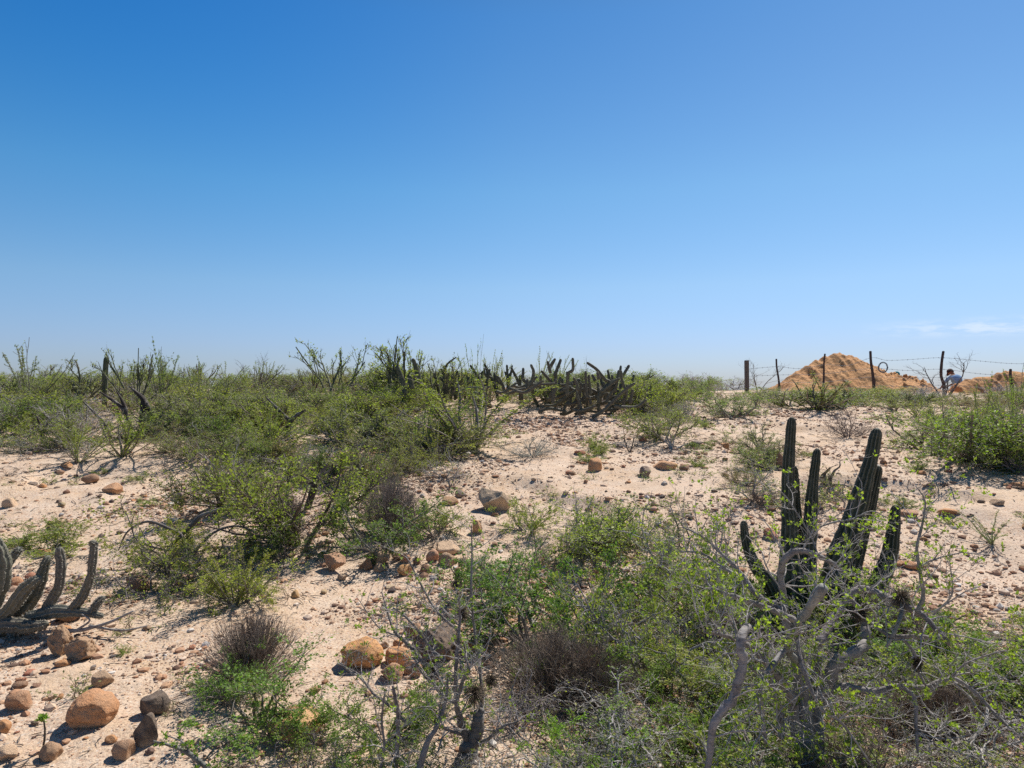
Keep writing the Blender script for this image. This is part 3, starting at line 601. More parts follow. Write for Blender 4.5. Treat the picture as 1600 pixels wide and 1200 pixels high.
# fallen galloping cactus in the centre (zoom x4 from 800,500)
gf = G(925, 652); D2 = gf.y
R = random.Random(8); th = []
for a in [[(600, 440), (610, 390), (580, 370), (530, 310), (478, 272)], [(660, 500), (675, 430), (695, 350), (727, 292)], [(345, 470), (345, 400), (352, 335), (380, 310), (380, 248)],
          [(265, 350), (285, 300), (302, 256)], [(240, 330), (225, 268)], [(235, 300), (265, 250)], [(215, 450), (190, 410), (130, 400), (72, 375), (70, 310)],
          [(115, 420), (135, 330), (122, 288)], [(425, 372), (340, 405), (265, 405), (240, 380), (190, 325)], [(255, 520), (258, 460), (263, 400)], [(640, 400), (600, 440), (550, 460), (480, 430), (400, 440), (340, 410)],
          [(370, 560), (395, 510), (430, 440)], [(560, 450), (620, 400), (665, 370)], [(600, 510), (680, 470), (730, 420), (760, 352)], [(500, 610), (560, 575), (640, 500), (705, 440), (760, 400)],
          [(410, 585), (450, 572), (495, 553)], [(640, 538), (700, 545), (780, 542), (832, 505)], [(738, 525), (745, 480), (752, 445)], [(645, 450), (655, 390), (666, 325)], [(270, 400), (274, 350)],
          [(280, 520), (340, 480), (410, 430)], [(410, 440), (405, 400), (390, 370)], [(540, 520), (545, 470), (600, 400), (650, 375)], [(520, 380), (505, 350)], [(545, 370), (535, 335)],
          [(440, 510), (470, 470), (540, 450)], [(300, 450), (360, 420)], [(500, 540), (570, 520), (640, 480)], [(90, 430), (95, 380)], [(690, 540), (650, 560), (600, 600)]]:
    th.append(pxs(a, D2 + R.uniform(-.7, .9), [19, 18, 17, 15], 4, 800, 500))
for k in range(34):
    x_ = R.uniform(120, 720); y_ = R.uniform(430, 560) - (abs(x_ - 420) * .1); l_ = R.uniform(50, 120); a_ = R.uniform(-.7, .7)
    th.append(pxs([(x_ - 20 * a_, y_ + 40), (x_, y_), (x_ + l_ * a_ * .6, y_ - l_ * .5), (x_ + l_ * a_ * .8, y_ - l_)], D2 + R.uniform(-.5, 1.6), [17, 16, 15, 13], 4, 800, 500))
for k in range(26):
    x_ = R.uniform(-420, 620); y_ = R.uniform(400, 470) if x_ < 150 else R.uniform(430, 590); l_ = R.uniform(80, 170)
    th.append(pxs([(x_, y_), (x_ + l_ * .4, y_ - R.uniform(-10, 30)), (x_ + l_, y_ - R.uniform(0, 60))], D2 + R.uniform(-.6, .8), [16, 17, 12], 4, 800, 500))
cactus('sprawling_cactus', th, gf, 'big fallen thicket of bare grey-green cactus stems in the centre', (0.10, 0.098, 0.072), 8, False)
th = []
for a in [[(700, 450), (985 - 280, 330), (700, 400)]]: pass
for x_, y0, y1, lean in [(1126, 400, 338, 0), (1074, 390, 336, 3), (1178, 420, 312, -4), (1230, 410, 352, 0), (1262, 400, 342, 2), (1284, 400, 322, -2), (1306, 410, 340, 3), (1365, 410, 318, 2), (1392, 410, 275, -20),
                         (1412, 420, 300, 0), (1448, 410, 316, 4), (1478, 420, 268, -12), (1506, 400, 324, 2), (1540, 400, 340, -3), (1568, 400, 298, 2), (1250, 412, 300, 4), (1338, 400, 330, -2), (1590, 420, 310, 5), (1620, 410, 300, -6), (1650, 410, 330, 2)]:
    x_ += R.uniform(-14, 14); y1 += R.uniform(-12, 34); lean = lean * 2 + R.gauss(0, 14); w_ = R.uniform(12, 18)
    th.append(pxs([(x_ - lean, y0 + 90), (x_ - lean * .7, y0 + 30), (x_, (y0 + y1) / 2 + 12), (x_ + lean, y1)], D2 + 1.2 + R.uniform(-.9, .9), [w_, w_, w_, w_ * .85], 4, 400, 500))
    if R.random() < .55:
        q_ = R.choice((-1, 1)) * R.uniform(14, 34); ym = R.uniform(y1 + 20, y0 - 5)
        th.append(pxs([(x_, ym + 14), (x_ + q_ * .7, ym), (x_ + q_, ym - R.uniform(15, 45))], D2 + 1.2 + R.uniform(-.5, .5), [w_ * .9, w_ * .9, w_ * .7], 4, 400, 500))
for a in [[(1185, 480), (1180, 400), (1175, 330), (1190, 285), (1212, 260), (1248, 235)]]: th.append(pxs(a, D2 + .8, [22, 22, 20, 16, 10, 7], 4, 400, 500))
g2 = onground((740 - 800) / F * (D2 + 1.2), D2 + 1.2)
cactus('upright_cactus', th, g2, 'row of short upright cactus stems on the skyline left of the thicket', (0.06, 0.07, 0.045), 8, False)
th = [pxs(a, D2 - .3, [28, 28, 22], 4, 400, 500) for a in [[(930, 470), (915, 380), (886, 300)], [(1025, 400), (1008, 330), (986, 258)], [(975, 430), (962, 360)], [(920, 480), (921, 430)]]]
g3 = onground((635 - 800) / F * (D2 - .3), D2 - .3)
cactus('upright_cactus', th, g3, 'small group of leaning cactus stems below the forking skyline shrubs', (0.075, 0.09, 0.05), 8, False)

# ------------------------------------------------------------------ dark stumps
def limbtree(name, base, limbs, label, bark, cat, k=7, partname='limb', first='trunk'):
    ro = root(name, base, label, cat)
    for i, (pts, rads) in enumerate(limbs):
        line = smoothline([p - base for p in pts], 5); rr = np.interp(np.linspace(0, 1, len(line)), np.linspace(0, 1, len(rads)), rads)
        rg_ = np.random.default_rng(i); rr = rr * (1 + rg_.normal(0, .06, len(rr)))
        mb = MB(); mb.tube(line, rr, k); link(first if i == 0 else partname, mb.mesh(partname, M_BARK), ro, None, bark)
    return ro
gs = G(448, 684); d = gs.y
limbtree('dead_stump', gs, [pxs([(190, 760), (200, 690), (215, 640), (235, 610)], d, [40, 38, 36, 30], 4, 400, 500), pxs([(218, 635), (175, 595), (140, 560), (60, 480)], d, [26, 22, 20, 8], 4, 400, 500), pxs([(225, 620), (265, 590), (310, 560)], d, [28, 24, 12], 4, 400, 500)],
         'forked dark stump standing among bushes on the left slope', (0.045, 0.035, 0.032), 'stump')
gs = G(205, 690); d = gs.y + .2
limbtree('dead_tree', gs, [pxs([(830, 760), (800, 640), (770, 560), (715, 510), (625, 450)], d, [34, 30, 26, 22, 9], 4, 0, 500), pxs([(790, 620), (785, 560), (760, 500), (728, 445)], d, [24, 22, 18, 8], 4, 0, 500),
                           pxs([(700, 760), (660, 660), (600, 590), (520, 510)], d, [26, 22, 18, 8], 4, 0, 500), pxs([(880, 760), (885, 620), (900, 520), (880, 480), (808, 415)], d + .3, [34, 38, 42, 30, 8], 4, 0, 500),
                           pxs([(940, 640), (930, 560), (905, 510)], d + .3, [30, 28, 26], 4, 0, 500), pxs([(1065, 760), (1055, 600), (1060, 540), (1062, 475)], d + .5, [32, 30, 26, 22], 4, 0, 500)],
         'dead tree of blackened slanting limbs in the left bushes', (0.04, 0.03, 0.028), 'dead tree')
gs = G(68, 700); d = gs.y
limbtree('leaning_trunk', gs, [pxs([(290, 810), (265, 740), (250, 660), (230, 600)], d, [34, 26, 20, 10], 4, 0, 500), pxs([(262, 720), (300, 640), (360, 600)], d, [16, 12, 6], 4, 0, 500)], 'thin dark leaning trunk at the far left bushes', (0.05, 0.035, 0.03), 'dead tree')
gs = G(484, 800); d = gs.y
limbtree('leaning_trunk', gs, [pxs([(320, 1180), (350, 1090), (380, 1000), (410, 960), (440, 900)], d, [44, 46, 42, 30, 18], 4, 400, 500), pxs([(370, 1030), (300, 980), (240, 960)], d, [18, 14, 6], 4, 400, 500), pxs([(400, 980), (470, 930), (480, 880)], d, [16, 12, 6], 4, 400, 500)],
         'dark leaning trunk inside the tall yellow-green bush', (0.06, 0.045, 0.04), 'dead tree')
gs = G(300, 865); d = gs.y
limbtree('arching_branch', gs, [pxs([(260, 860), (300, 820), (315, 806), (345, 795), (370, 784)], d, [5, 7, 7, 5, 3]), pxs([(290, 880), (285, 840), (262, 825), (230, 815), (200, 830), (185, 860)], d - .1, [7, 6, 5, 4, 3, 2]), pxs([(300, 868), (330, 835), (365, 822), (395, 830), (420, 850)], d, [5, 4, 3, 3, 2]),
                                pxs([(285, 862), (250, 858), (225, 850), (205, 845)], d - .2, [4, 4, 3, 2]), pxs([(296, 900), (292, 870), (300, 840)], d, [12, 10, 7])],
         'dark arching dead branches of the sprawling left bush', (0.16, 0.14, 0.13), 'dead branch')
gs = G(130, 985); d = gs.y - .1
limbtree('fallen_branch', gs, [pxs([(60, 988), (100, 986), (130, 984), (172, 972), (208, 955)], d, [5, 6, 6, 5, 3]), pxs([(118, 986), (140, 970), (128, 960)], d, [4, 3, 2]), pxs([(140, 978), (190, 985), (230, 978)], d, [5, 4, 2])],
         'bleached fallen branch lying right of the sprawling grey cactus', (0.38, 0.34, 0.30), 'dead branch')

# ------------------------------------------------------------------ twigs on hand-placed limbs
TW = dict(seg=(6, 5, 4), wig=(.22, .28, .3), up=(.02, .02, .01), lv=3, kids=(4, 3), rat=.55, rr=.6, tap=.7, t0=.2, ang=(25, 70))
def twigtree(name, base, limbs, label, bark, twigbark, leaf, nt_, tl, nleaf, ls, cat, seed, r0=.004, gap=0.15):
    ro = root(name, base, label, cat); R = random.Random(seed); rs = np.random.default_rng(seed); lines = []
    lens = []
    for i, (pts, rads) in enumerate(limbs):
        line = smoothline([p - base for p in pts], 6); rr = np.interp(np.linspace(0, 1, len(line)), np.linspace(0, 1, len(rads)), rads)
        # small knots and bends along the limb
        line = [v + Vector((R.gauss(0, .12), R.gauss(0, .12), R.gauss(0, .12))) * rr[q] if 0 < q < len(line) - 1 else v for q, v in enumerate(line)]
        rr = rr * (1 + rs.normal(0, .07, len(rr)))
        mb = MB(); mb.tube(line, rr, 10 if max(rads) > .008 else 5); link('trunk' if i == 0 else 'limb', mb.mesh('limb', M_BARK), ro, None, jit(bark, RND, .1))
        L_ = sum((line[q + 1] - line[q]).length for q in range(len(line) - 1)); lens.append((line, L_, rr))
    tot = sum(q[1] for q in lens)
    for line, L_, rr in lens:
        for c in range(int(nt_ * L_ / tot + .5)):
            f = (gap + (1 - gap) * R.random()) * (len(line) - 1); i = min(int(f), len(line) - 2); q = line[i].lerp(line[i + 1], f - i); t = (line[i + 1] - line[i]).normalized()
            pr = Vector((R.gauss(0, 1), R.gauss(0, 1), R.gauss(0, .9) + .35)); pr = (pr - t * pr.dot(t)).normalized(); a = math.radians(R.uniform(35, 85))
            grow(R, q, (t * math.cos(a) + pr * math.sin(a)).normalized(), tl * R.uniform(.4, 1.3), min(r0 * R.uniform(.6, 1.3), rr[i] * .6), 0, TW, lines, -9)
    mb = MB()
    for pts, rad, lev in lines: mb.tube(pts, rad, 4 if lev == 0 else 3, cap=False)
    link('twigs', mb.mesh('twigs', M_BARK), ro, None, twigbark)
    if nleaf:
        ml = MB(); leaves2(ml, rs, lines, nleaf, ls); link('foliage', ml.mesh('foliage', M_LEAF, False), ro, None, leaf)
    return ro
def leaves2(m, rs, lines, count, ls):
    """clusters of 3-6 leaves at nodes of the finest twigs"""
    nodes = [(p, (pts[-1] - pts[0])) for pts, rad, lev in lines if lev >= 1 for p in pts[1:]]
    A = np.array([tuple(p) for p, _ in nodes]); T_ = np.array([tuple(t) for _, t in nodes]); T_ /= np.linalg.norm(T_, axis=1)[:, None] + 1e-9
    keep = rs.choice(len(A), max(1, min(len(A), count // 5)), replace=False); idx = np.repeat(keep, 5); c = len(idx)
    ax = T_[idx] * .35 + rs.normal(0, .7, (c, 3)) + [0, 0, .35]; ax /= np.linalg.norm(ax, axis=1)[:, None]
    wd = np.cross(ax, rs.normal(0, 1, (c, 3))); wd /= np.linalg.norm(wd, axis=1)[:, None]
    leafquads(m, rs, A[idx] + rs.normal(0, .003, (c, 3)), ax, wd, ls * rs.uniform(.6, 1.3, c), .55)
# grey twisted tree right foreground: zoom frame x2.068 from 1100,620
Z8 = (2.068, 1100, 620); DT = 3.15
def t8(l_, d, dia): return pxs(l_, d, [q * .84 for q in dia], *Z8)
gt = onground((1258 - 800) / F * DT, DT)
limbs = [t8([(325, 1330), (325, 1150), (320, 1020), (310, 900), (300, 820)], DT, [66, 60, 56, 54, 40]),
         t8([(385, 1330), (372, 1150), (362, 1000), (360, 900), (370, 830)], DT + .05, [50, 46, 42, 38, 30]),
         t8([(-10, 1290), (15, 1180), (32, 1060), (95, 965), (125, 860), (118, 790), (142, 742)], [DT - .35, DT - .4, DT - .42, DT - .4, DT - .4, DT - .38, DT - .3], [20, 26, 32, 36, 36, 34, 36]),
         t8([(300, 860), (270, 810), (298, 745), (345, 675), (386, 618)], [DT, DT - .15, DT - .25, DT - .32, DT - .38], [34, 30, 30, 32, 36]),
         t8([(285, 790), (215, 875), (182, 930), (190, 1040), (200, 1120)], [DT - .1, DT - .25, DT - .3, DT - .32, DT - .3], [26, 22, 20, 16, 12]),
         t8([(290, 800), (262, 720), (255, 640), (248, 570), (268, 515), (315, 498), (370, 515), (425, 545), (465, 585)], [DT, DT, DT + .05, DT + .05, DT, DT, DT, DT, DT], [28, 26, 26, 26, 26, 24, 20, 16, 10]),
         t8([(370, 800), (430, 700), (492, 625), (560, 634), (625, 665), (700, 700), (745, 745), (795, 802)], [DT, DT + .1, DT + .15, DT + .1, DT, DT - .1, DT - .15, DT - .2], [34, 30, 30, 28, 26, 22, 20, 18]),
         t8([(300, 1090), (285, 985), (255, 925), (210, 870), (150, 810), (60, 770), (0, 760)], [DT, DT - .05, DT - .1, DT - .15, DT - .2, DT - .25, DT - .3], [48, 42, 34, 30, 24, 14, 8]),
         t8([(385, 980), (400, 910), (450, 845), (520, 800), (520, 740), (505, 690), (455, 640)], [DT + .05, DT, DT, DT + .1, DT + .15, DT + .2, DT + .2], [54, 50, 46, 40, 32, 26, 18]),
         t8([(365, 960), (450, 937), (545, 952), (635, 936), (710, 940), (800, 912), (870, 950), (945, 1030), (1035, 1110)], [DT, DT, DT - .05, DT - .1, DT - .1, DT - .12, DT - .15, DT - .2, DT - .3], [30, 28, 28, 26, 20, 16, 14, 11, 6]),
         t8([(250, 1100), (245, 1010), (210, 930), (150, 872)], [DT, DT - .05, DT - .15, DT - .2], [26, 26, 22, 14]),
         t8([(250, 690), (170, 638), (115, 565), (60, 510), (0, 455), (-70, 420)], [DT, DT + .05, DT + .15, DT + .2, DT + .3, DT + .4], [26, 22, 16, 13, 10, 6]),
         t8([(175, 640), (110, 582), (50, 545), (-10, 505), (-80, 500)], [DT + .05, DT + .15, DT + .25, DT + .3, DT + .4], [16, 14, 12, 9, 5]),
         t8([(290, 720), (200, 680), (95, 645), (22, 620)], [DT, DT - .05, DT - .1, DT - .1], [26, 24, 20, 16]),
         t8([(690, 695), (708, 640), (697, 560), (688, 490), (708, 400), (714, 335), (684, 288)], [DT - .1] * 7, [18, 15, 13, 11, 8, 6, 3]),
         t8([(590, 810), (620, 750), (640, 690), (625, 645)], [DT - .1, DT - .1, DT - .05, DT], [12, 14, 15, 12]),
         t8([(725, 778), (660, 775), (600, 772), (540, 730)], [DT - .1, DT - .08, DT - .05, DT], [16, 18, 17, 12]),
         t8([(640, 780), (680, 830), (690, 880), (720, 940)], [DT - .08, DT - .1, DT - .1, DT - .12], [14, 12, 10, 8]),
         t8([(740, 705), (800, 640), (797, 560), (793, 528)], [DT - .12] * 4, [9, 7, 5, 3]),
         t8([(300, 760), (312, 850), (340, 930), (380, 1010), (450, 1060), (545, 1195)], [DT - .2, DT - .3, DT - .35, DT - .4, DT - .42, DT - .45], [20, 18, 16, 12, 9, 5]),
         t8([(640, 935), (680, 975), (685, 1060), (690, 1150)], [DT - .1, DT - .15, DT - .18, DT - .2], [16, 15, 13, 9]),
         t8([(800, 900), (850, 860), (900, 840), (980, 820), (1050, 840)], [DT - .12] * 5, [10, 9, 7, 5, 3]),
         t8([(350, 430), (420, 405), (480, 395), (540, 370), (590, 390)], [DT + .1] * 5, [4, 8, 8, 6, 3]),
         t8([(370, 515), (340, 440), (270, 330), (240, 300)], [DT, DT + .05, DT + .1, DT + .1], [8, 7, 5, 3])]
GREYB = (0.21, 0.185, 0.175)
twigtree('twisted_tree', gt, limbs, 'grey twisted tree with bare bent limbs and sparse bright leaves, right foreground', (0.26, 0.24, 0.23), (0.44, 0.41, 0.39), (0.20, 0.28, 0.04), 270, .26, 9000, .016, 'tree', 3, .0040)
# twiggy tree centre bottom: zoom x3 from 400,800
gq = G(735, 1186); DQ = gq.y
def t6(l_, d, dia): return pxs(l_, d, dia, 3, 400, 800)
limbs = [t6([(985, 1200), (1000, 1120), (1030, 1030), (1045, 950), (1062, 925)], DQ, [110, 90, 66, 46, 30]),
         t6([(990, 1090), (965, 980), (940, 900), (975, 780), (1000, 745), (968, 635)], [DQ, DQ - .05, DQ - .1, DQ - .15, DQ - .2, DQ - .2], [34, 26, 22, 16, 13, 7]),
         t6([(955, 1000), (935, 850), (940, 700), (955, 520), (950, 400)], [DQ, DQ - .05, DQ - .05, DQ, DQ], [24, 20, 18, 14, 6]),
         t6([(940, 900), (850, 830), (760, 670), (690, 600), (640, 540), (590, 375)], [DQ, DQ + .05, DQ + .1, DQ + .15, DQ + .2, DQ + .3], [18, 20, 20, 18, 12, 5]),
         t6([(950, 560), (855, 475), (795, 380), (725, 245), (700, 208)], [DQ, DQ + .05, DQ + .1, DQ + .15, DQ + .2], [14, 13, 11, 9, 5]),
         t6([(885, 695), (830, 650), (770, 570), (700, 490), (642, 448)], [DQ, DQ + .05, DQ + .1, DQ + .15, DQ + .2], [16, 14, 13, 11, 7]),
         t6([(700, 985), (640, 920), (560, 860), (500, 790), (440, 745), (380, 708)], [DQ - .1, DQ - .1, DQ - .1, DQ - .05, DQ, DQ], [14, 14, 13, 11, 8, 5]),
         t6([(650, 1230), (662, 1100), (668, 980), (650, 860), (640, 815)], [DQ - .3] * 5, [22, 22, 20, 18, 10]),
         t6([(760, 1230), (800, 1090), (850, 1000), (890, 880), (900, 780)], [DQ - .3, DQ - .28, DQ - .25, DQ - .2, DQ - .2], [34, 26, 22, 16, 8]),
         t6([(1058, 930), (1052, 750), (1030, 600), (1010, 400), (1012, 200), (1010, 60)], [DQ, DQ + .1, DQ + .2, DQ + .25, DQ + .3, DQ + .3], [16, 15, 13, 11, 8, 5]),
         t6([(580, 1230), (600, 1100), (590, 980), (600, 860)], [DQ - .35] * 4, [16, 14, 12, 7]),
         t6([(1010, 1090), (1080, 1070), (1150, 1010), (1230, 980)], [DQ, DQ - .05, DQ - .1, DQ - .1], [20, 18, 14, 9]),
         t6([(700, 730), (740, 720), (790, 690), (880, 690)], [DQ] * 4, [6, 8, 9, 6]),
         t6([(820, 800), (770, 740), (700, 600), (580, 545), (470, 395)], [DQ + .1, DQ + .12, DQ + .2, DQ + .25, DQ + .3], [14, 12, 9, 7, 3]),
         t6([(1010, 1060), (900, 1020), (860, 1000)], [DQ, DQ - .1, DQ - .2], [16, 14, 10])]
twigtree('twiggy_tree', gq, limbs, 'low tree of thin grey branches with a dark thick base, centre bottom', (0.20, 0.175, 0.165), (0.42, 0.39, 0.37), (0.16, 0.23, 0.045), 190, .18, 2600, .016, 'tree', 9, .0032)
# small leafy shoot entering at bottom left and others
gq = G(330, 1225); d = gq.y
twigtree('leafy_shoot', gq, [pxs([(360, 1240), (318, 1195), (280, 1170), (240, 1158)], [d, d, d, d], [8, 8, 6, 3]), pxs([(300, 1182), (285, 1160), (262, 1150)], d, [4, 3, 2])], 'grey shoot with fresh green tips at the bottom edge, left', (0.16, 0.16, 0.15), (0.2, 0.2, 0.18), (0.14, 0.24, 0.04), 26, .05, 420, .016, 'plant', 5, .002)
gq = G(66, 1176); d = gq.y
twigtree('seedling', gq, [pxs([(66, 1176), (70, 1150), (69, 1130), (66, 1122)], d, [4, 3, 3, 2])], 'single thin seedling with a green tuft behind a small rock', (0.08, 0.06, 0.04), (0.12, 0.14, 0.06), (0.15, 0.26, 0.05), 5, .03, 130, .018, 'plant', 6, .0018, .85)

# ball moss clumps on the branches
def moss(px, py, d, r, label):
    R = random.Random(int(px)); mb = MB()
    for i in range(260):
        v_ = Vector((R.gauss(0, 1), R.gauss(0, 1), R.gauss(0, 1) * .95)).normalized(); q = Vector((R.gauss(0, .4), R.gauss(0, .4), R.gauss(0, .4)))
        mb.tube([v_ * r * .1, v_ * r * .6 + q * r * .1, v_ * r * R.uniform(.75, 1.15) + q * r * .3 - Vector((0, 0, r * .15))], [.0016, .0013, .0007], 3, cap=False)
    o = link('ball_moss', mb.mesh('ball_moss', M_MOSS), None, P(px, py, d)); tag(o, label, 'moss', 'ball moss clumps on branches')
moss(714, 914, DQ + .2, .030, 'brown moss ball, topmost on the thin dead stalk')
moss(722, 958, DQ + .1, .040, 'grey-brown moss ball hanging midway on the centre tree')
moss(678, 1050, DQ + .0, .034, 'moss ball leftmost on the centre tree branches')
moss(742, 1082, DQ - .02, .062, 'largest brown moss ball low on the centre tree trunk')
moss(768, 1062, DQ - .05, .036, 'moss ball right beside the largest brown moss ball')
moss(893, 1040, DQ - .1, .022, 'small moss ball on the white twig in the centre')
moss(1408, 934, DT - .02, .048, 'tan moss ball resting on the thick right tree limb')
moss(1343, 958, DT + .1, .042, 'dark moss ball in the middle of the grey tree')
moss(1433, 1034, DT - .1, .036, 'moss ball hanging below the right tree limb')

# ------------------------------------------------------------------ rocks
def rockmesh(seed, sub=4, ang=0.5, rough=0.05):
    bm = bmesh.new(); bmesh.ops.create_icosphere(bm, subdivisions=sub, radius=1); R = random.Random(seed)
    planes = [(Vector((R.gauss(0, 1), R.gauss(0, 1), R.gauss(0, 1))).normalized(), R.uniform(.42, .88) + (1 - ang) * .40) for _ in range(int(6 + ang * 9))]
    off = Vector((R.uniform(-50, 50), R.uniform(-50, 50), R.uniform(-50, 50)))
    for v in bm.verts:
        c = v.co.copy()
        for pn, h in planes:
            e = c.dot(pn) - h
            if e > 0: c -= pn * e * 0.98
        nn = v.co.normalized()
        c += nn * (mnoise.noise(v.co * 1.3 + off) * .09 + mnoise.noise(v.co * 3.5 + off) * rough * .7 + abs(mnoise.noise(v.co * 7 + off)) * rough * .5 + mnoise.noise(v.co * 18 + off) * rough * .22)
        v.co = c
    lo = [min(v.co[i] for v in bm.verts) for i in range(3)]; hi = [max(v.co[i] for v in bm.verts) for i in range(3)]
    for v in bm.verts:
        for i in range(3): v.co[i] = (v.co[i] - (lo[i] + hi[i]) / 2) / (hi[i] - lo[i])
        v.co.z += .5
    me = bpy.data.meshes.new('rock'); bm.to_mesh(me); bm.free(); me.materials.append(M_ROCK)
    me.polygons.foreach_set('use_smooth', [True] * len(me.polygons)); return me
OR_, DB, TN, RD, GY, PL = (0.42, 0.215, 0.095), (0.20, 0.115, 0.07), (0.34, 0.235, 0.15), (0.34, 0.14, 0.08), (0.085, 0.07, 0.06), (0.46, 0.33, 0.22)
def rock(cx, cy, w, h, col, label, seed=0, ang=.5, rz=0, tilt=0, sink=.26, rough=.07, dep=.9, sub=4):
    """rock whose silhouette is centred at a photo pixel"""
    g_ = G(cx, cy + h * .32); d = g_.y; W_ = w * d / F * .92; H_ = h * d / F * .88
    o = link('rock', rockmesh(seed, sub, ang, rough), None, (g_.x, g_.y, g_.z - H_ * sink), col); o.scale = (W_, W_ * dep, H_ * (1 + sink))
    o.rotation_euler = (0, tilt, rz); placed.append((g_.x, g_.y)); tag(o, label, 'rock'); return o
rock(144, 1112, 76, 54, (0.40, 0.205, 0.10), 'large smooth rounded orange-brown boulder alone on the sand, bottom left', 1, .55, .15, .05, rough=.08, sub=5)
o = rock(98, 1006, 42, 50, (0.30, 0.19, 0.11), 'rugged brown rock, left half of the pair below the sprawling cactus', 2, 1.0, .3, -.15, rough=.2, sub=5)
rock(124, 1014, 50, 42, (0.31, 0.20, 0.12), 'brown rock sloping right, right half of the pair below the cactus', 3, 1.0, -.3, .3, rough=.16, sub=5)
rock(98, 1037, 25, 11, OR_, 'thin flat orange stone under the rugged brown pair', 4, .3)
rock(161, 1063, 33, 23, TN, 'tan angular rock above and right of the large smooth boulder', 5, .7, .2)
rock(31, 1098, 44, 32, (0.33, 0.18, 0.10), 'rounded brown rock near the left edge', 6, .5, -.2)
rock(31, 1071, 24, 10, DB, 'small flat dark stone above the brown rock at left edge', 7, .4)
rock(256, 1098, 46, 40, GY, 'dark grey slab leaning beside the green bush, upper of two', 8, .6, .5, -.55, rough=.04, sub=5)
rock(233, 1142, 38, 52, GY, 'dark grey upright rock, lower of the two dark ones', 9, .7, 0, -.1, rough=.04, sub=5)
rock(192, 1172, 36, 30, (0.33, 0.20, 0.12), 'brown blocky rock left of the dark upright rock', 10, .8)
rock(78, 1178, 36, 28, (0.31, 0.19, 0.11), 'brown round rock beside the thin seedling', 11, .3)
rock(174, 1156, 18, 12, OR_, 'small orange stone above the brown blocky rock', 12, .5)
rock(232, 1096, 15, 16, (0.45, 0.22, 0.09), 'small orange stone touching the leaning dark slab', 13, .5)
rock(6, 1140, 22, 22, OR_, 'orange rock cut by the left edge', 14, .5)
rock(10, 1180, 34, 24, PL, 'pale orange rock in the bottom left corner', 15, .5)
rock(24, 912, 23, 18, (0.38, 0.19, 0.10), 'round orange rock behind the grey cactus', 16, .2)
rock(49, 901, 20, 11, RD, 'reddish flat rock right of the round orange one behind the cactus', 17, .4)
rock(68, 864, 20, 12, OR_, 'orange stone at the edge of the green herb, left', 18, .6)
rock(108, 962, 46, 22, DB, 'brown rock under the horizontal cactus stem', 19, .5)
rock(100, 985, 30, 14, OR_, 'orange stone tucked under the cactus beside the bleached branch', 20, .5)
rock(564, 1024, 74, 44, (0.46, 0.235, 0.09), 'large rounded orange boulder, leftmost of the orange pile', 21, .35, .1, .05, rough=.09, sub=5)
rock(622, 1028, 44, 30, (0.46, 0.24, 0.11), 'orange rock with pitted face in the middle of the orange pile', 22, .7, rough=.12)
rock(612, 1052, 38, 28, (0.46, 0.26, 0.15), 'pale orange rock, lowest of the orange pile', 23, .6)
rock(645, 1048, 32, 26, (0.36, 0.19, 0.10), 'brown-orange rock at the right end of the orange pile', 24, .5)
rock(600, 1008, 16, 12, TN, 'small tan stone above the orange pile', 25, .5)
rock(622, 1008, 18, 12, OR_, 'small orange stone above the pitted orange rock', 26, .5)
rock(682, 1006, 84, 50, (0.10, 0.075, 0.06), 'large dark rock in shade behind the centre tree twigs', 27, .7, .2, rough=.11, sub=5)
rock(645, 988, 28, 24, DB, 'dark brown rock left of the large dark rock', 28, .7)
rock(735, 1012, 24, 20, OR_, 'orange rock right of the large dark rock', 29, .6)
rock(462, 1135, 92, 44, (0.47, 0.27, 0.13), 'long orange-tan flat boulder below the bright green bush', 30, .5, -.1, -.05, rough=.06, sub=5)
rock(770, 784, 56, 36, (0.45, 0.34, 0.23), 'pale tan angular boulder in the middle distance, right of the twig bush', 31, .95, .4, .1, rough=.03, sub=5)
rock(702, 858, 40, 22, PL, 'pale slanted slab at the right end of the broken rock row', 32, .9, .3, -.25)
rock(700, 876, 34, 22, TN, 'tan block below the pale slanted slab', 33, .8)
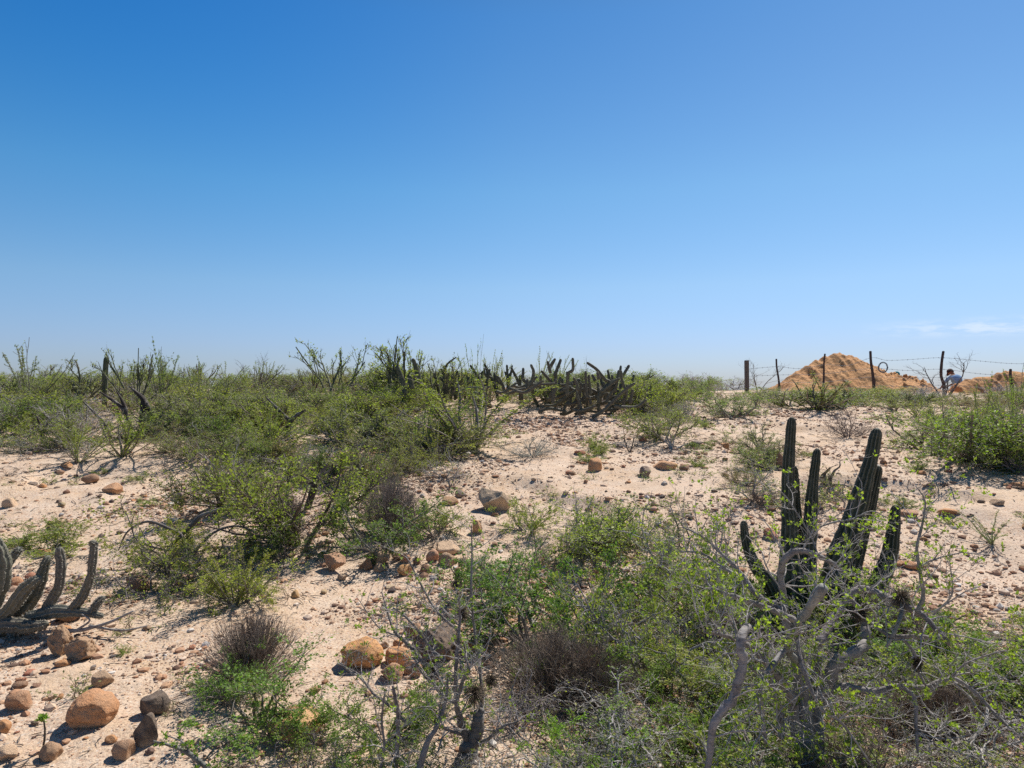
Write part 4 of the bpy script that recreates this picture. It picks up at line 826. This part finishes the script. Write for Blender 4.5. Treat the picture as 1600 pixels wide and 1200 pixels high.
for i, (x_, y_, w, h, c_, lb) in enumerate([
    (522, 882, 36, 30, (0.36, 0.21, 0.13), 'brown round rock at the left end of the broken rock row'), (536, 902, 18, 12, PL, 'small pale stone below the left end of the rock row'),
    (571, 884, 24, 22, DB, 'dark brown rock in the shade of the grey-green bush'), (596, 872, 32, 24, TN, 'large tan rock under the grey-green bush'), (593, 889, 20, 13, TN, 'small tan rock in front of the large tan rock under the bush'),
    (634, 893, 26, 20, (0.46, 0.25, 0.10), 'bright orange rock in the middle of the rock row'), (666, 890, 26, 16, DB, 'brown flat-topped rock right of the bright orange rock'), (619, 872, 14, 14, DB, 'small dark rock behind the bright orange rock'),
    (634, 873, 18, 16, (0.38, 0.20, 0.12), 'reddish rock behind the row centre'), (650, 878, 14, 14, DB, 'small brown rock between the orange and flat-topped rocks'), (677, 872, 22, 22, (0.42, 0.24, 0.15), 'pinkish tilted rock left of the tan block'),
    (726, 880, 20, 16, TN, 'tan rock at the far right end of the rock row'), (462, 929, 20, 12, (0.48, 0.30, 0.14), 'yellowish rock on the sand left of the rock row'), (745, 826, 18, 24, (0.50, 0.30, 0.16), 'upright orange rock below the pale boulder'),
    (930, 728, 27, 22, (0.46, 0.24, 0.11), 'orange cracked rock casting a shadow on the centre gravel'), (1007, 738, 19, 18, (0.20, 0.15, 0.12), 'grey blocky rock right of the orange cracked rock'),
    (1040, 727, 40, 14, (0.48, 0.27, 0.14), 'long flat orange rock right of the grey blocky rock'), (1070, 731, 18, 10, DB, 'small dark rock at the end of the long flat orange rock'), (1088, 693, 25, 9, (0.22, 0.18, 0.15), 'grey flat slab on the path below the crest'),
    (1132, 697, 15, 10, OR_, 'small orange rock right of the grey flat slab'), (906, 707, 20, 6, RD, 'thin reddish slab left of the little dead stump branch'), (140, 750, 27, 17, DB, 'dark brown rock on the left sand below the bushes'),
    (175, 764, 33, 17, (0.40, 0.215, 0.11), 'flat orange rock right of the dark brown rock on the left sand'), (16, 786, 24, 16, PL, 'pale rock at the left edge of the sand shelf'), (105, 727, 18, 9, OR_, 'small orange rock under the left bushes'),
    (66, 760, 13, 8, OR_, 'little orange rock midway on the left sand'), (283, 774, 30, 15, (0.27, 0.2, 0.16), 'greyish rock on the sand below the slanting dead tree'), (347, 763, 22, 9, PL, 'flat pale rock at the edge of the yellow-green bush'),
    (94, 739, 14, 6, DB, 'flat dark rock on the upper left sand'), (1422, 884, 28, 14, (0.44, 0.23, 0.12), 'orange rock beside the rightmost cactus column'), (1382, 722, 13, 8, DB, 'dark little rock on the smooth sand right of the cactus'),
    (1560, 785, 24, 8, TN, 'tan flat rock on the right sand'), (1218, 722, 16, 26, DB, 'brown upright rock left of the first cactus column'), (1204, 835, 26, 16, RD, 'red-brown rock at the left side of the cactus base'),
    (1347, 717, 10, 10, DB, 'round dark rock between the cactus columns'), (1405, 882, 16, 10, OR_, 'orange stone left of the rock by the rightmost column'), (1480, 800, 34, 10, OR_, 'low orange ledge rock on the right sand'),
    (1590, 757, 36, 8, OR_, 'long thin orange ledge at the right edge'), (1420, 803, 40, 9, (0.34, 0.2, 0.12), 'low brown ledge right of the cactus columns'), (720, 772, 22, 12, (0.2, 0.16, 0.13), 'dark stone behind the pale angular boulder'),
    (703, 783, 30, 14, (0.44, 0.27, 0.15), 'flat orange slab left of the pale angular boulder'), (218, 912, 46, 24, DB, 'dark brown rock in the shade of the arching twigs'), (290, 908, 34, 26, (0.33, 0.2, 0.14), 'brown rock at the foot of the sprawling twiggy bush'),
    (880, 1040, 22, 14, OR_, 'orange stone glimpsed in the brown dead brush'), (855, 912, 24, 14, OR_, 'orange stone glimpsed in the dark green bush')]):
    rock(x_, y_, w, h, c_, lb, 40 + i, RND.uniform(.7, 1.1), RND.uniform(-.5, .5), RND.uniform(-.15, .15), sub=3)
# loose stones: single objects, sizes and places sampled over the open ground
st_mesh = [rockmesh(200 + i, 3, .55 + .06 * i, .07) for i in range(8)]
open_ = [[(-20, 735), (340, 750), (520, 870), (480, 1000), (560, 1190), (-20, 1195)], [(560, 790), (860, 720), (1000, 650), (1130, 640), (1240, 690), (1230, 800), (1050, 810), (930, 770), (800, 790), (700, 870), (560, 850)],
         [(1240, 670), (1400, 690), (1610, 750), (1610, 900), (1420, 930), (1380, 760)], [(440, 890), (740, 890), (720, 990), (520, 1010)], [(1120, 780), (1230, 800), (1220, 860), (1130, 830)]]
R = random.Random(31); cnt = 0; tries = 0
SCOL = [('orange', OR_), ('brown', DB), ('tan', TN), ('reddish', RD), ('dark', (0.12, 0.085, 0.07)), ('pale', PL)]
while cnt < 285 and tries < 40000:
    tries += 1; py = R.uniform(640, 1195); px = R.uniform(-10, 1610)
    if R.random() > (1.0 if py < 880 else .35) or not any(inpoly(px, py, q) for q in open_): continue
    g_ = G(px, py); nm, c_ = R.choice(SCOL); s_ = (R.uniform(4.5, 8) if R.random() < .78 else R.uniform(8, 15)) * g_.y / F
    o = link('stone', R.choice(st_mesh), None, (g_.x, g_.y, g_.z - s_ * .14), jit(c_, R, .2)); f = R.uniform(.35, .75)
    o.scale = (s_ * R.uniform(.9, 1.3), s_ * R.uniform(.8, 1.1), s_ * f); o.rotation_euler = (R.uniform(-.2, .2), R.uniform(-.2, .2), R.uniform(0, 6.28)); o['category'] = 'stone'
    REG.append((o, ('small %s stone' % nm, 'small %s stones' % nm), px, py)); cnt += 1

# gravel: countless small stones over the whole slope
def gravel(count, seed):
    rs = np.random.default_rng(seed); bm = bmesh.new(); bmesh.ops.create_icosphere(bm, subdivisions=1, radius=1)
    bv = np.array([v.co[:] for v in bm.verts]); bf = np.array([[v.index for v in f.verts] for f in bm.faces]); bm.free()
    d = 2.3 * (22 / 2.3) ** rs.random(count * 3); a = rs.normal(0, .62, count * 3); a = np.where(np.abs(a) > 1.5, rs.uniform(-.7, .7, count * 3), a); x = d * np.sin(a); y = d * np.cos(a)
    dens = np.clip(.48 + 1.4 * fbm(x, y, .55, 4, 77), .05, 1); k = np.nonzero(rs.random(len(x)) < dens)[0][:count]; x, y, d = x[k], y[k], d[k]; n_ = len(x)
    s = np.minimum(.0028 * rs.pareto(1.95, n_) + .0032, .028) * (0.55 + d * .16); s = np.minimum(s, .05)
    keep = (rs.random(n_) < .45) | ~((x > 1.2) & (y > 6)); x, y, d, s = x[keep], y[keep], d[keep], s[keep]; n_ = len(x)
    z = H(x, y)
    base = bv[None] * (1 + rs.normal(0, .16, (n_, len(bv), 1))) * np.stack([s, s * rs.uniform(.6, 1, n_), s * rs.uniform(.35, .75, n_)], 1)[:, None]
    t = rs.uniform(0, 6.28, n_)[:, None]; X = base[..., 0] * np.cos(t) - base[..., 1] * np.sin(t); Y = base[..., 0] * np.sin(t) + base[..., 1] * np.cos(t)
    V = np.stack([X + x[:, None], Y + y[:, None], base[..., 2] + (z + s * .15)[:, None]], -1).reshape(-1, 3)
    m = MB(); m.put(V, None, (bf[None] + (np.arange(n_) * len(bv))[:, None, None]).reshape(-1, 3), np.repeat(rs.random(n_), len(bv)))
    tag(link('gravel', m.mesh('gravel', M_PEB, False)), 'loose pink, orange and dark gravel covering the slope', None, None, 'stuff')
gravel(215000, 1)
# dead twig litter
def litter(count, seed):
    rs = np.random.default_rng(seed); d = 2.5 * (18 / 2.5) ** rs.random(count * 4); a = rs.uniform(-.75, .75, count * 4); x = d * np.sin(a); y = d * np.cos(a)
    k = np.nonzero(fbm(x, y, .6, 3, 91) > rs.uniform(-.5, .9, len(x)))[0][:count]; m = MB()
    bs = np.array([(o.location.x, o.location.y, (o.scale.x + .3) * .38) for o in bpy.data.objects if o.parent is None and o.get('category') == 'shrub' and o.location.y < 14])
    q_ = rs.integers(0, len(bs), count); x = x.copy(); y = y.copy(); x[:count] = bs[q_, 0] + rs.normal(0, 1, count) * bs[q_, 2]; y[:count] = bs[q_, 1] + rs.normal(0, 1, count) * bs[q_, 2]; d[:count] = np.maximum(y[:count], 2.5); k = np.concatenate([k[k >= count], np.arange(count)]); R = random.Random(seed)
    for i in k:
        q = d[i]; L_ = R.uniform(.02, .11) * (.7 + q * .08); t = R.uniform(0, 6.28); v_ = Vector((math.cos(t), math.sin(t), 0)) * L_; c_ = Vector((x[i], y[i], float(H(x[i], y[i])) + .006))
        e = c_ + v_; e.z = float(H(e.x, e.y)) + R.uniform(.004, .02); mid = (c_ + e) / 2 + Vector((R.gauss(0, .15), R.gauss(0, .15), .15)) * L_ * .5
        m.tube([c_, mid, e], [.0016 + .0003 * q, .0015 + .0003 * q, .0008], 3, cap=False)
    tag(link('twig_litter', m.mesh('litter', M_BARK), None, None, (0.17, 0.13, 0.10)), 'dead twigs and stalk bits littering the soil', None, None, 'stuff')
litter(6500, 2)

# ------------------------------------------------------------------ dirt mounds
def mound(name, cpx, d, rx, ry, prof, label, cut=0, seed=0):
    cx = (cpx - 800) / F * d; bx = np.linspace(-1.25, 1.25, 300); by = np.linspace(-1.25, 1.25, 220); X, Y = np.meshgrid(bx, by, indexing='ij')
    wx = cx + X * rx; wy = d + Y * ry
    pr = np.interp(X.ravel(), [p[0] for p in prof], [p[1] for p in prof]).reshape(X.shape)      # crest height along x
    yy = np.abs(Y + .10 * fbm(wx, wy, .7, 2, seed + 9)); fall = np.clip(1 - yy ** 1.25 * 1.05, -.3, 1)
    g0 = H(wx, wy); h = pr * fall
    lump = fbm(wx, wy, 1.6, 5, seed, .55); rill = np.abs(fbm(wx * 2.2, wy * .6, 1.4, 3, seed + 4))
    clod = np.clip(fbm(wx, wy, 5.0, 3, seed + 20) - .25, 0, 1)
    h = h + (0.07 * lump - .10 * rill + .20 * clod * np.clip((X - .05) * 2.2, .04, 1)) * np.clip(h * 2.5, 0, 1)
    if cut:
        q = np.exp(-(((X + .62) / .30) ** 2 + ((Y + .35) / .30) ** 2)); h = h - cut * q
        q = np.exp(-(((X + .10) / .22) ** 2 + ((Y + .50) / .22) ** 2)); h = h - cut * .6 * q
    Z = g0 + h - .03
    i, j = np.meshgrid(np.arange(299), np.arange(219), indexing='ij'); k = i * 220 + j
    m = MB(); m.put(np.stack([wx, wy, Z], -1).reshape(-1, 3) - [cx, d, float(H(cx, d))], np.stack([k, k + 220, k + 221, k + 1], -1).reshape(-1, 4))
    tag(link(name, m.mesh(name, M_MOUND), None, (cx, d, float(H(cx, d)))), label, 'dirt mound')
mound('dirt_mound', 1318, 25.5, 3.2, 2.4, [(-1.25, -.2), (-.95, -.02), (-.70, .40), (-.35, 1.22), (-.22, 1.42), (-.02, 1.46), (.13, 1.42), (.35, 1.06), (.6, .68), (.85, .26), (1.05, 0), (1.25, -.2)], 'big orange-brown heap of dug earth behind the wire fence', 0, 3)
mound('dirt_mound', 1588, 24.5, 2.6, 2.0, [(-1.25, -.3), (-.88, -.05), (-.80, .58), (-.6, .80), (-.3, .90), (0, .88), (.3, .72), (.7, .42), (1.1, .1), (1.25, -.2)], 'smaller hollowed heap of dug earth at the right edge', .62, 7)

# ------------------------------------------------------------------ fence
DF = 22.0
gfen = onground(P(1363, 600, DF).x, DF)
fen = root('wire_fence', gfen, 'barbed wire fence on crooked dark wooden posts before the dirt mounds', 'fence')
tops = []
for px_, ytop, ppx, w, lean in [(1213, 561, 1218, 5, 0), (1289, 553, 1284, 5, 0), (1360, 549, 1366, 7, 0), (1474, 549, 1474, 7, 1), (1579, 577, 1580, 7, 0), (1700, 560, 1702, 7, 0)]:
    bpt = P(ppx, 600, DF); bpt = onground(bpt.x, DF) - Vector((0, 0, .15)); tpt = P(px_, ytop, DF); w_ = w / F * DF / 2 * .62
    mid = bpt.lerp(tpt, .5); pts = [bpt, bpt.lerp(tpt, .3) + Vector((.02, 0, 0)), mid + Vector(((-.07 if lean else .015), 0, 0)), bpt.lerp(tpt, .78) + Vector((-.05 if lean else -.01, 0, 0)), tpt]
    mb = MB(); mb.tube([q - gfen for q in smoothline(pts, 3)], [w_ * 1.15] * 5 + [w_] * 4 + [w_ * .9] * 4, 8); link('post', mb.mesh('post', M_POST), fen); tops.append(tpt)
def wirestrand(pxl, r=.0055):
    pts = [P(a, b_, DF - .05) - gfen for a, b_ in pxl]; line = smoothline(pts, 8); mb = MB(); mb.tube(line, [r] * len(line), 3, cap=False); R = random.Random(int(pxl[0][1] * 7))
    tot = sum((line[i + 1] - line[i]).length for i in range(len(line) - 1)); x0, x1 = line[0].x, line[-1].x; n_ = int(tot / .16)
    xs = [q.x for q in line]; zs = [q.z for q in line]
    for i in range(n_):
        x = x0 + (x1 - x0) * i / n_; z = float(np.interp(x, xs, zs)); c_ = Vector((x, line[0].y, z))
        for q in range(2):
            v_ = Vector((R.gauss(0, .4), R.gauss(0, .6), R.gauss(0, 1))).normalized() * .022; mb.tube([c_ - v_, c_ + v_], [.004, .003], 3, cap=False)
    link('wire', mb.mesh('wire', M_WIRE), fen)
wirestrand([(1167, 577), (1213, 573), (1250, 576), (1289, 570), (1325, 571), (1362, 559), (1385, 563), (1420, 562), (1472, 559), (1530, 564), (1579, 568), (1620, 568), (1702, 566)])
wirestrand([(1167, 588), (1215, 586), (1288, 584), (1363, 576), (1420, 579), (1473, 577), (1530, 584), (1580, 586), (1702, 584)])
wirestrand([(1216, 598), (1287, 597), (1364, 589), (1420, 591), (1473, 590), (1580, 597), (1702, 596)])
wirestrand([(1287, 610), (1365, 603), (1420, 604), (1474, 602), (1580, 608)])
# concrete post
gp = onground(P(1167, 600, 21.5).x, 21.5)
mb = MB(); w_ = .068; x_ = gp
bm = bmesh.new(); bmesh.ops.create_cube(bm, size=1)
for v in bm.verts: v.co = Vector((v.co.x * .11, v.co.y * .11, (v.co.z + .5) * (CZ + (600 - 563) / F * 21.5 - gp.z + .1) - .1))
bmesh.ops.bevel(bm, geom=bm.edges[:], offset=.012, segments=2, affect='EDGES')
bmesh.ops.subdivide_edges(bm, edges=bm.edges[:], cuts=2)
for v in bm.verts: v.co += Vector((mnoise.noise(v.co * 9), mnoise.noise(v.co * 9 + Vector((5, 5, 5))), 0)) * .006
me = bpy.data.meshes.new('post'); bm.to_mesh(me); bm.free(); me.materials.append(M_CONC)
o = link('square_post', me, None, gp); o.rotation_euler = (0, math.radians(-.5), .2); tag(o, 'grey-brown square post standing alone left of the big mound', 'post')
# coil of wire hung on the fence
cc = P(1380, 574, DF - .12); mb = MB()
for k in range(7):
    R = random.Random(k); rr = .135 + R.uniform(-.018, .018); pts = [Vector((math.cos(t) * rr + R.gauss(0, .004), R.uniform(-.02, .02) + k * .004, math.sin(t) * rr * 1.12)) for t in np.linspace(0, 6.2832, 33)]
    pts[-1] = pts[0]; mb.tube(pts, [.0055] * 33, 4, cap=False)
o = link('wire_coil', mb.mesh('coil', M_WIRE), None, cc); tag(o, 'round coil of wire hanging on the fence over the mound flank', 'wire coil')

# ------------------------------------------------------------------ people
def skin(name, verts, edges, rads, m, parent, sub=2):
    me = bpy.data.meshes.new(name); me.from_pydata([tuple(v) for v in verts], edges, []); o = link(name, me, parent)
    s_ = o.modifiers.new('s', 'SKIN'); lay = me.skin_vertices[0] if me.skin_vertices else me.skin_vertices.new() if hasattr(me.skin_vertices, 'new') else None
    if lay is None:
        bpy.context.view_layer.objects.active = o; lay = me.skin_vertices[0]
    for i, r in enumerate(rads): lay.data[i].radius = (r, r)
    lay.data[0].use_root = True
    q = o.modifiers.new('u', 'SUBSURF'); q.levels = q.render_levels = sub; s_.use_smooth_shade = True
    dg = bpy.context.evaluated_depsgraph_get(); nm = bpy.data.meshes.new_from_object(o.evaluated_get(dg)); o.modifiers.clear(); o.data = nm; nm.materials.clear(); nm.materials.append(m)
    nm.polygons.foreach_set('use_smooth', [True] * len(nm.polygons)); return o
def person(base, J, label, shirt, trou, capm, rz=0):
    """J: joint positions from the feet up, in metres"""
    ro = root('person', base, label, 'person', rz=rz)
    V = []; E = []; Rr = []; ix = {}
    def add(n_, p, r, par=None):
        ix[n_] = len(V); V.append(Vector(p)); Rr.append(r)
        if par: E.append((ix[par], ix[n_]))
    add('pel', J['pel'], .125); add('waist', J['waist'], .12, 'pel'); add('chest', J['chest'], .145, 'waist'); add('neckb', J['neckb'], .07, 'chest'); add('neck', J['neck'], .052, 'neckb')
    hd = (Vector(J['head']) - Vector(J['neck'])).normalized(); hc = Vector(J['head']); add('jaw', hc - hd * .05, .075, 'neck'); add('skull', hc + hd * .02, .095, 'jaw'); add('crown', hc + hd * .085, .06, 'skull')
    fw = Vector(J['face']).normalized(); add('nose', hc + fw * .115 - hd * .01, .016, 'skull')
    for s in ('l', 'r'):
        add('hip' + s, J['hip' + s], .085, 'pel'); add('knee' + s, J['knee' + s], .055, 'hip' + s); add('calf' + s, Vector(J['knee' + s]).lerp(Vector(J['ank' + s]), .35), .052, 'knee' + s); add('ank' + s, J['ank' + s], .035, 'calf' + s); add('toe' + s, J['toe' + s], .034, 'ank' + s)
        add('sh' + s, J['sh' + s], .06, 'chest'); add('el' + s, J['el' + s], .04, 'sh' + s); add('wr' + s, J['wr' + s], .027, 'el' + s)
        w = Vector(J['wr' + s]); f = (w - Vector(J['el' + s])).normalized(); side = f.cross(Vector((0, 0, 1))).normalized() if abs(f.z) < .9 else Vector((1, 0, 0)); dn = side.cross(f)
        add('pa' + s, w + f * .06, .03, 'wr' + s)
        for k, (o_, L_) in enumerate([(-.03, .06), (-.01, .075), (.01, .07), (.03, .055)]):
            add('k%d' % k + s, w + f * .10 + side * o_, .0095, 'pa' + s); add('f%d' % k + s, w + f * (.10 + L_ * .6) + side * o_ * 1.2 + dn * .03, .008, 'k%d' % k + s)
        add('th' + s, w + f * .06 + side * .05 + dn * .02, .010, 'pa' + s)
    skin('body', V, E, Rr, M_SKIN, ro)
    def g_(names, rads, m, nm, links): skin(nm, [V[ix[q]] for q in names], links, rads, m, ro)
    g_(['pel', 'waist', 'chest', 'neckb', 'shl', 'ell', 'shr', 'elr'], [.15, .15, .175, .085, .082, .06, .082, .06], shirt, 'shirt', [(0, 1), (1, 2), (2, 3), (2, 4), (4, 5), (2, 6), (6, 7)])
    g_(['pel', 'hipl', 'kneel', 'ankl', 'hipr', 'kneer', 'ankr'], [.145, .11, .078, .062, .11, .078, .062], trou, 'trousers', [(0, 1), (1, 2), (2, 3), (0, 4), (4, 5), (5, 6)])
    # cap: dome with brim; hair under it
    bm = bmesh.new(); bmesh.ops.create_uvsphere(bm, u_segments=20, v_segments=12, radius=.112); bmesh.ops.delete(bm, geom=[v for v in bm.verts if v.co.z < -.005], context='VERTS')
    vs = [bm.verts.new((math.cos(t) * r, math.sin(t) * .09, z)) for r, z in ((.10, 0), (.19, -.012)) for t in np.linspace(-1.1, 1.1, 8)]
    for i in range(7): bm.faces.new((vs[i], vs[i + 1], vs[8 + i + 1], vs[8 + i]))
    me = bpy.data.meshes.new('cap'); bm.to_mesh(me); bm.free(); me.materials.append(capm); c_ = link('cap', me, ro, hc + hd * .045)
    so_ = c_.modifiers.new('t', 'SOLIDIFY'); so_.thickness = .006
    xax = (fw - hd * fw.dot(hd)).normalized(); yax = hd.cross(xax); from_m = __import__('mathutils').Matrix((xax, yax, hd)).transposed(); c_.rotation_euler = from_m.to_euler()
    bm = bmesh.new(); bmesh.ops.create_icosphere(bm, subdivisions=3, radius=.108); bmesh.ops.delete(bm, geom=[v for v in bm.verts if v.co.x > .03 or v.co.z > .05 or v.co.z < -.07], context='VERTS')
    me = bpy.data.meshes.new('hair'); bm.to_mesh(me); bm.free(); me.materials.append(M_HAIR); h_ = link('hair', me, ro, hc + hd * .02); h_.rotation_euler = c_.rotation_euler
    return ro
bp = onground((1493 - 800) / F * 25.6, 25.6)
bent = dict(pel=(.10, .0, .86), waist=(.09, .0, 1.0), chest=(.04, .06, 1.2), neckb=(.0, .12, 1.32), neck=(-.01, .16, 1.36), head=(-.02, .24, 1.41), face=(-.4, .8, -.5), hipl=(.0, .0, .80), hipr=(.2, .02, .80), kneel=(-.08, .12, .46), kneer=(.24, .14, .46), ankl=(-.1, .0, .07), ankr=(.26, .0, .07), toel=(-.14, .14, .03), toer=(.26, .15, .03),
            shl=(-.16, .06, 1.24), shr=(.22, .08, 1.21), ell=(-.30, .16, 1.02), elr=(.16, .32, 1.02), wrl=(-.42, .18, .84), wrr=(-.08, .38, .88))
bp.z += .02
person(bp, bent, 'person in a pale blue shirt and brown cap bending beside the crooked post', M_SHIRT, M_TROU, M_CAPR)
# digging pole held by the bending person
mb = MB(); mb.tube([Vector((-.95, .12, .62)), Vector((-.50, .18, .80)), Vector((-.05, .38, .96))], [.016, .016, .016], 7)
o = link('tool_handle', mb.mesh('handle', M_POST), None, bp); tag(o, 'wooden tool handle held by the bending person', 'tool')
bp = onground((1399 - 800) / F * 27.6, 27.6); bp.z += .02
sq = dict(pel=(.0, .0, .92), waist=(.0, -.02, 1.06), chest=(.0, -.04, 1.30), neckb=(.0, -.05, 1.44), neck=(.0, -.06, 1.49), head=(.0, -.09, 1.61), face=(-.8, -.5, -.2), hipl=(-.10, .0, .86), hipr=(.10, .0, .86), kneel=(-.12, -.05, .48), kneer=(.12, .05, .48), ankl=(-.12, .02, .08), ankr=(.13, .06, .08), toel=(-.14, -.12, .03), toer=(.16, -.10, .03),
          shl=(-.19, -.04, 1.36), shr=(.19, -.04, 1.36), ell=(-.26, -.10, 1.08), elr=(.26, -.10, 1.08), wrl=(-.20, -.32, .95), wrr=(.20, -.32, .95))
person(bp, sq, 'person behind the big mound, only the teal cap showing', M_SHIRT2, M_TROU, M_CAPT)

# ------------------------------------------------------------------ labels of the sampled plants and stones
LM = [(165, 590, 'lone column cactus'), (448, 660, 'forked dark stump'), (900, 620, 'fallen cactus thicket'), (770, 790, 'pale angular boulder'), (1325, 665, 'grey dry ball'), (1363, 610, 'big dirt mound'),
      (395, 1050, 'brown twig dome'), (1245, 860, 'tall upright cactus'), (250, 620, 'tall leafy wands'), (610, 620, 'forking skyline shrubs'), (60, 975, 'sprawling grey cactus'), (1560, 620, 'smaller dirt mound'),
      (144, 1115, 'smooth orange boulder'), (580, 1030, 'orange rock pile'), (740, 680, 'big green wand bush'), (1080, 640, 'sandy crest'), (630, 885, 'broken rock row'), (930, 730, 'orange cracked rock'), (1255, 1150, 'grey twisted tree trunk'),
      (735, 1160, 'twiggy centre tree'), (1550, 850, 'leafy spray plant'), (1480, 990, 'right tree limbs'), (205, 680, 'blackened dead tree'), (480, 810, 'dark leaning trunk'), (1167, 600, 'square post'), (290, 890, 'arching grey twigs'), (60, 760, 'left sand shelf'),
      (1500, 700, 'right-edge thicket'), (850, 1000, 'large dark green bush'), (1030, 1040, 'bent white twigs')]
CLS = {}
for o, lk, px, py in REG:
    sx = .35 + (py - 590) / 300
    l_ = min(LM, key=lambda q: ((q[0] - px) / 1.0) ** 2 + ((q[1] - py) * 3.0) ** 2); dx, dy = px - l_[0], (py - l_[1]) * 2.5
    rel = ('right of' if dx > 0 else 'left of') if abs(dx) > abs(dy) else ('in front of' if dy > 0 else 'behind')
    tail = '%s the %s' % (rel, l_[2]); one, many = lk[0], lk[1]
    if len(lk) > 2: tail = lk[2]
    CLS.setdefault((one, many, tail), []).append((px, o))
ORD = ['leftmost', 'second from left', 'third from left', 'fourth from left', 'fifth from left', 'sixth from left', 'seventh from left', 'eighth from left', 'ninth from left', 'tenth from left']
for (one, many, tail), its in CLS.items():
    its.sort(key=lambda q: q[0]); w = tail
    for i, (px, o) in enumerate(its):
        o['group'] = '%s %s' % (many, w)
        if len(its) == 1: o['label'] = '%s %s' % (one, w)
        elif i == len(its) - 1: o['label'] = 'rightmost of the %s %s' % (many, w)
        elif i >= len(its) - 10 and i >= len(its) / 2: o['label'] = '%s of the %s %s' % (ORD[len(its) - 1 - i].replace('left', 'right'), many, w)
        elif i < len(ORD): o['label'] = '%s of the %s %s' % (ORD[i], many, w)
        else: o['label'] = '%s %s' % (one, w)
print('objects', len(bpy.data.objects), 'registered', len(REG))
print('largest classes', sorted((len(v) for v in CLS.values()), reverse=True)[:6])
ls_ = {}
for o in bpy.data.objects:
    if o.get('label'): ls_[o['label']] = ls_.get(o['label'], 0) + 1
print('SHARED', [(k, v) for k, v in ls_.items() if v > 1][:20], 'long', [k for k in ls_ if len(k.split()) > 16][:5])
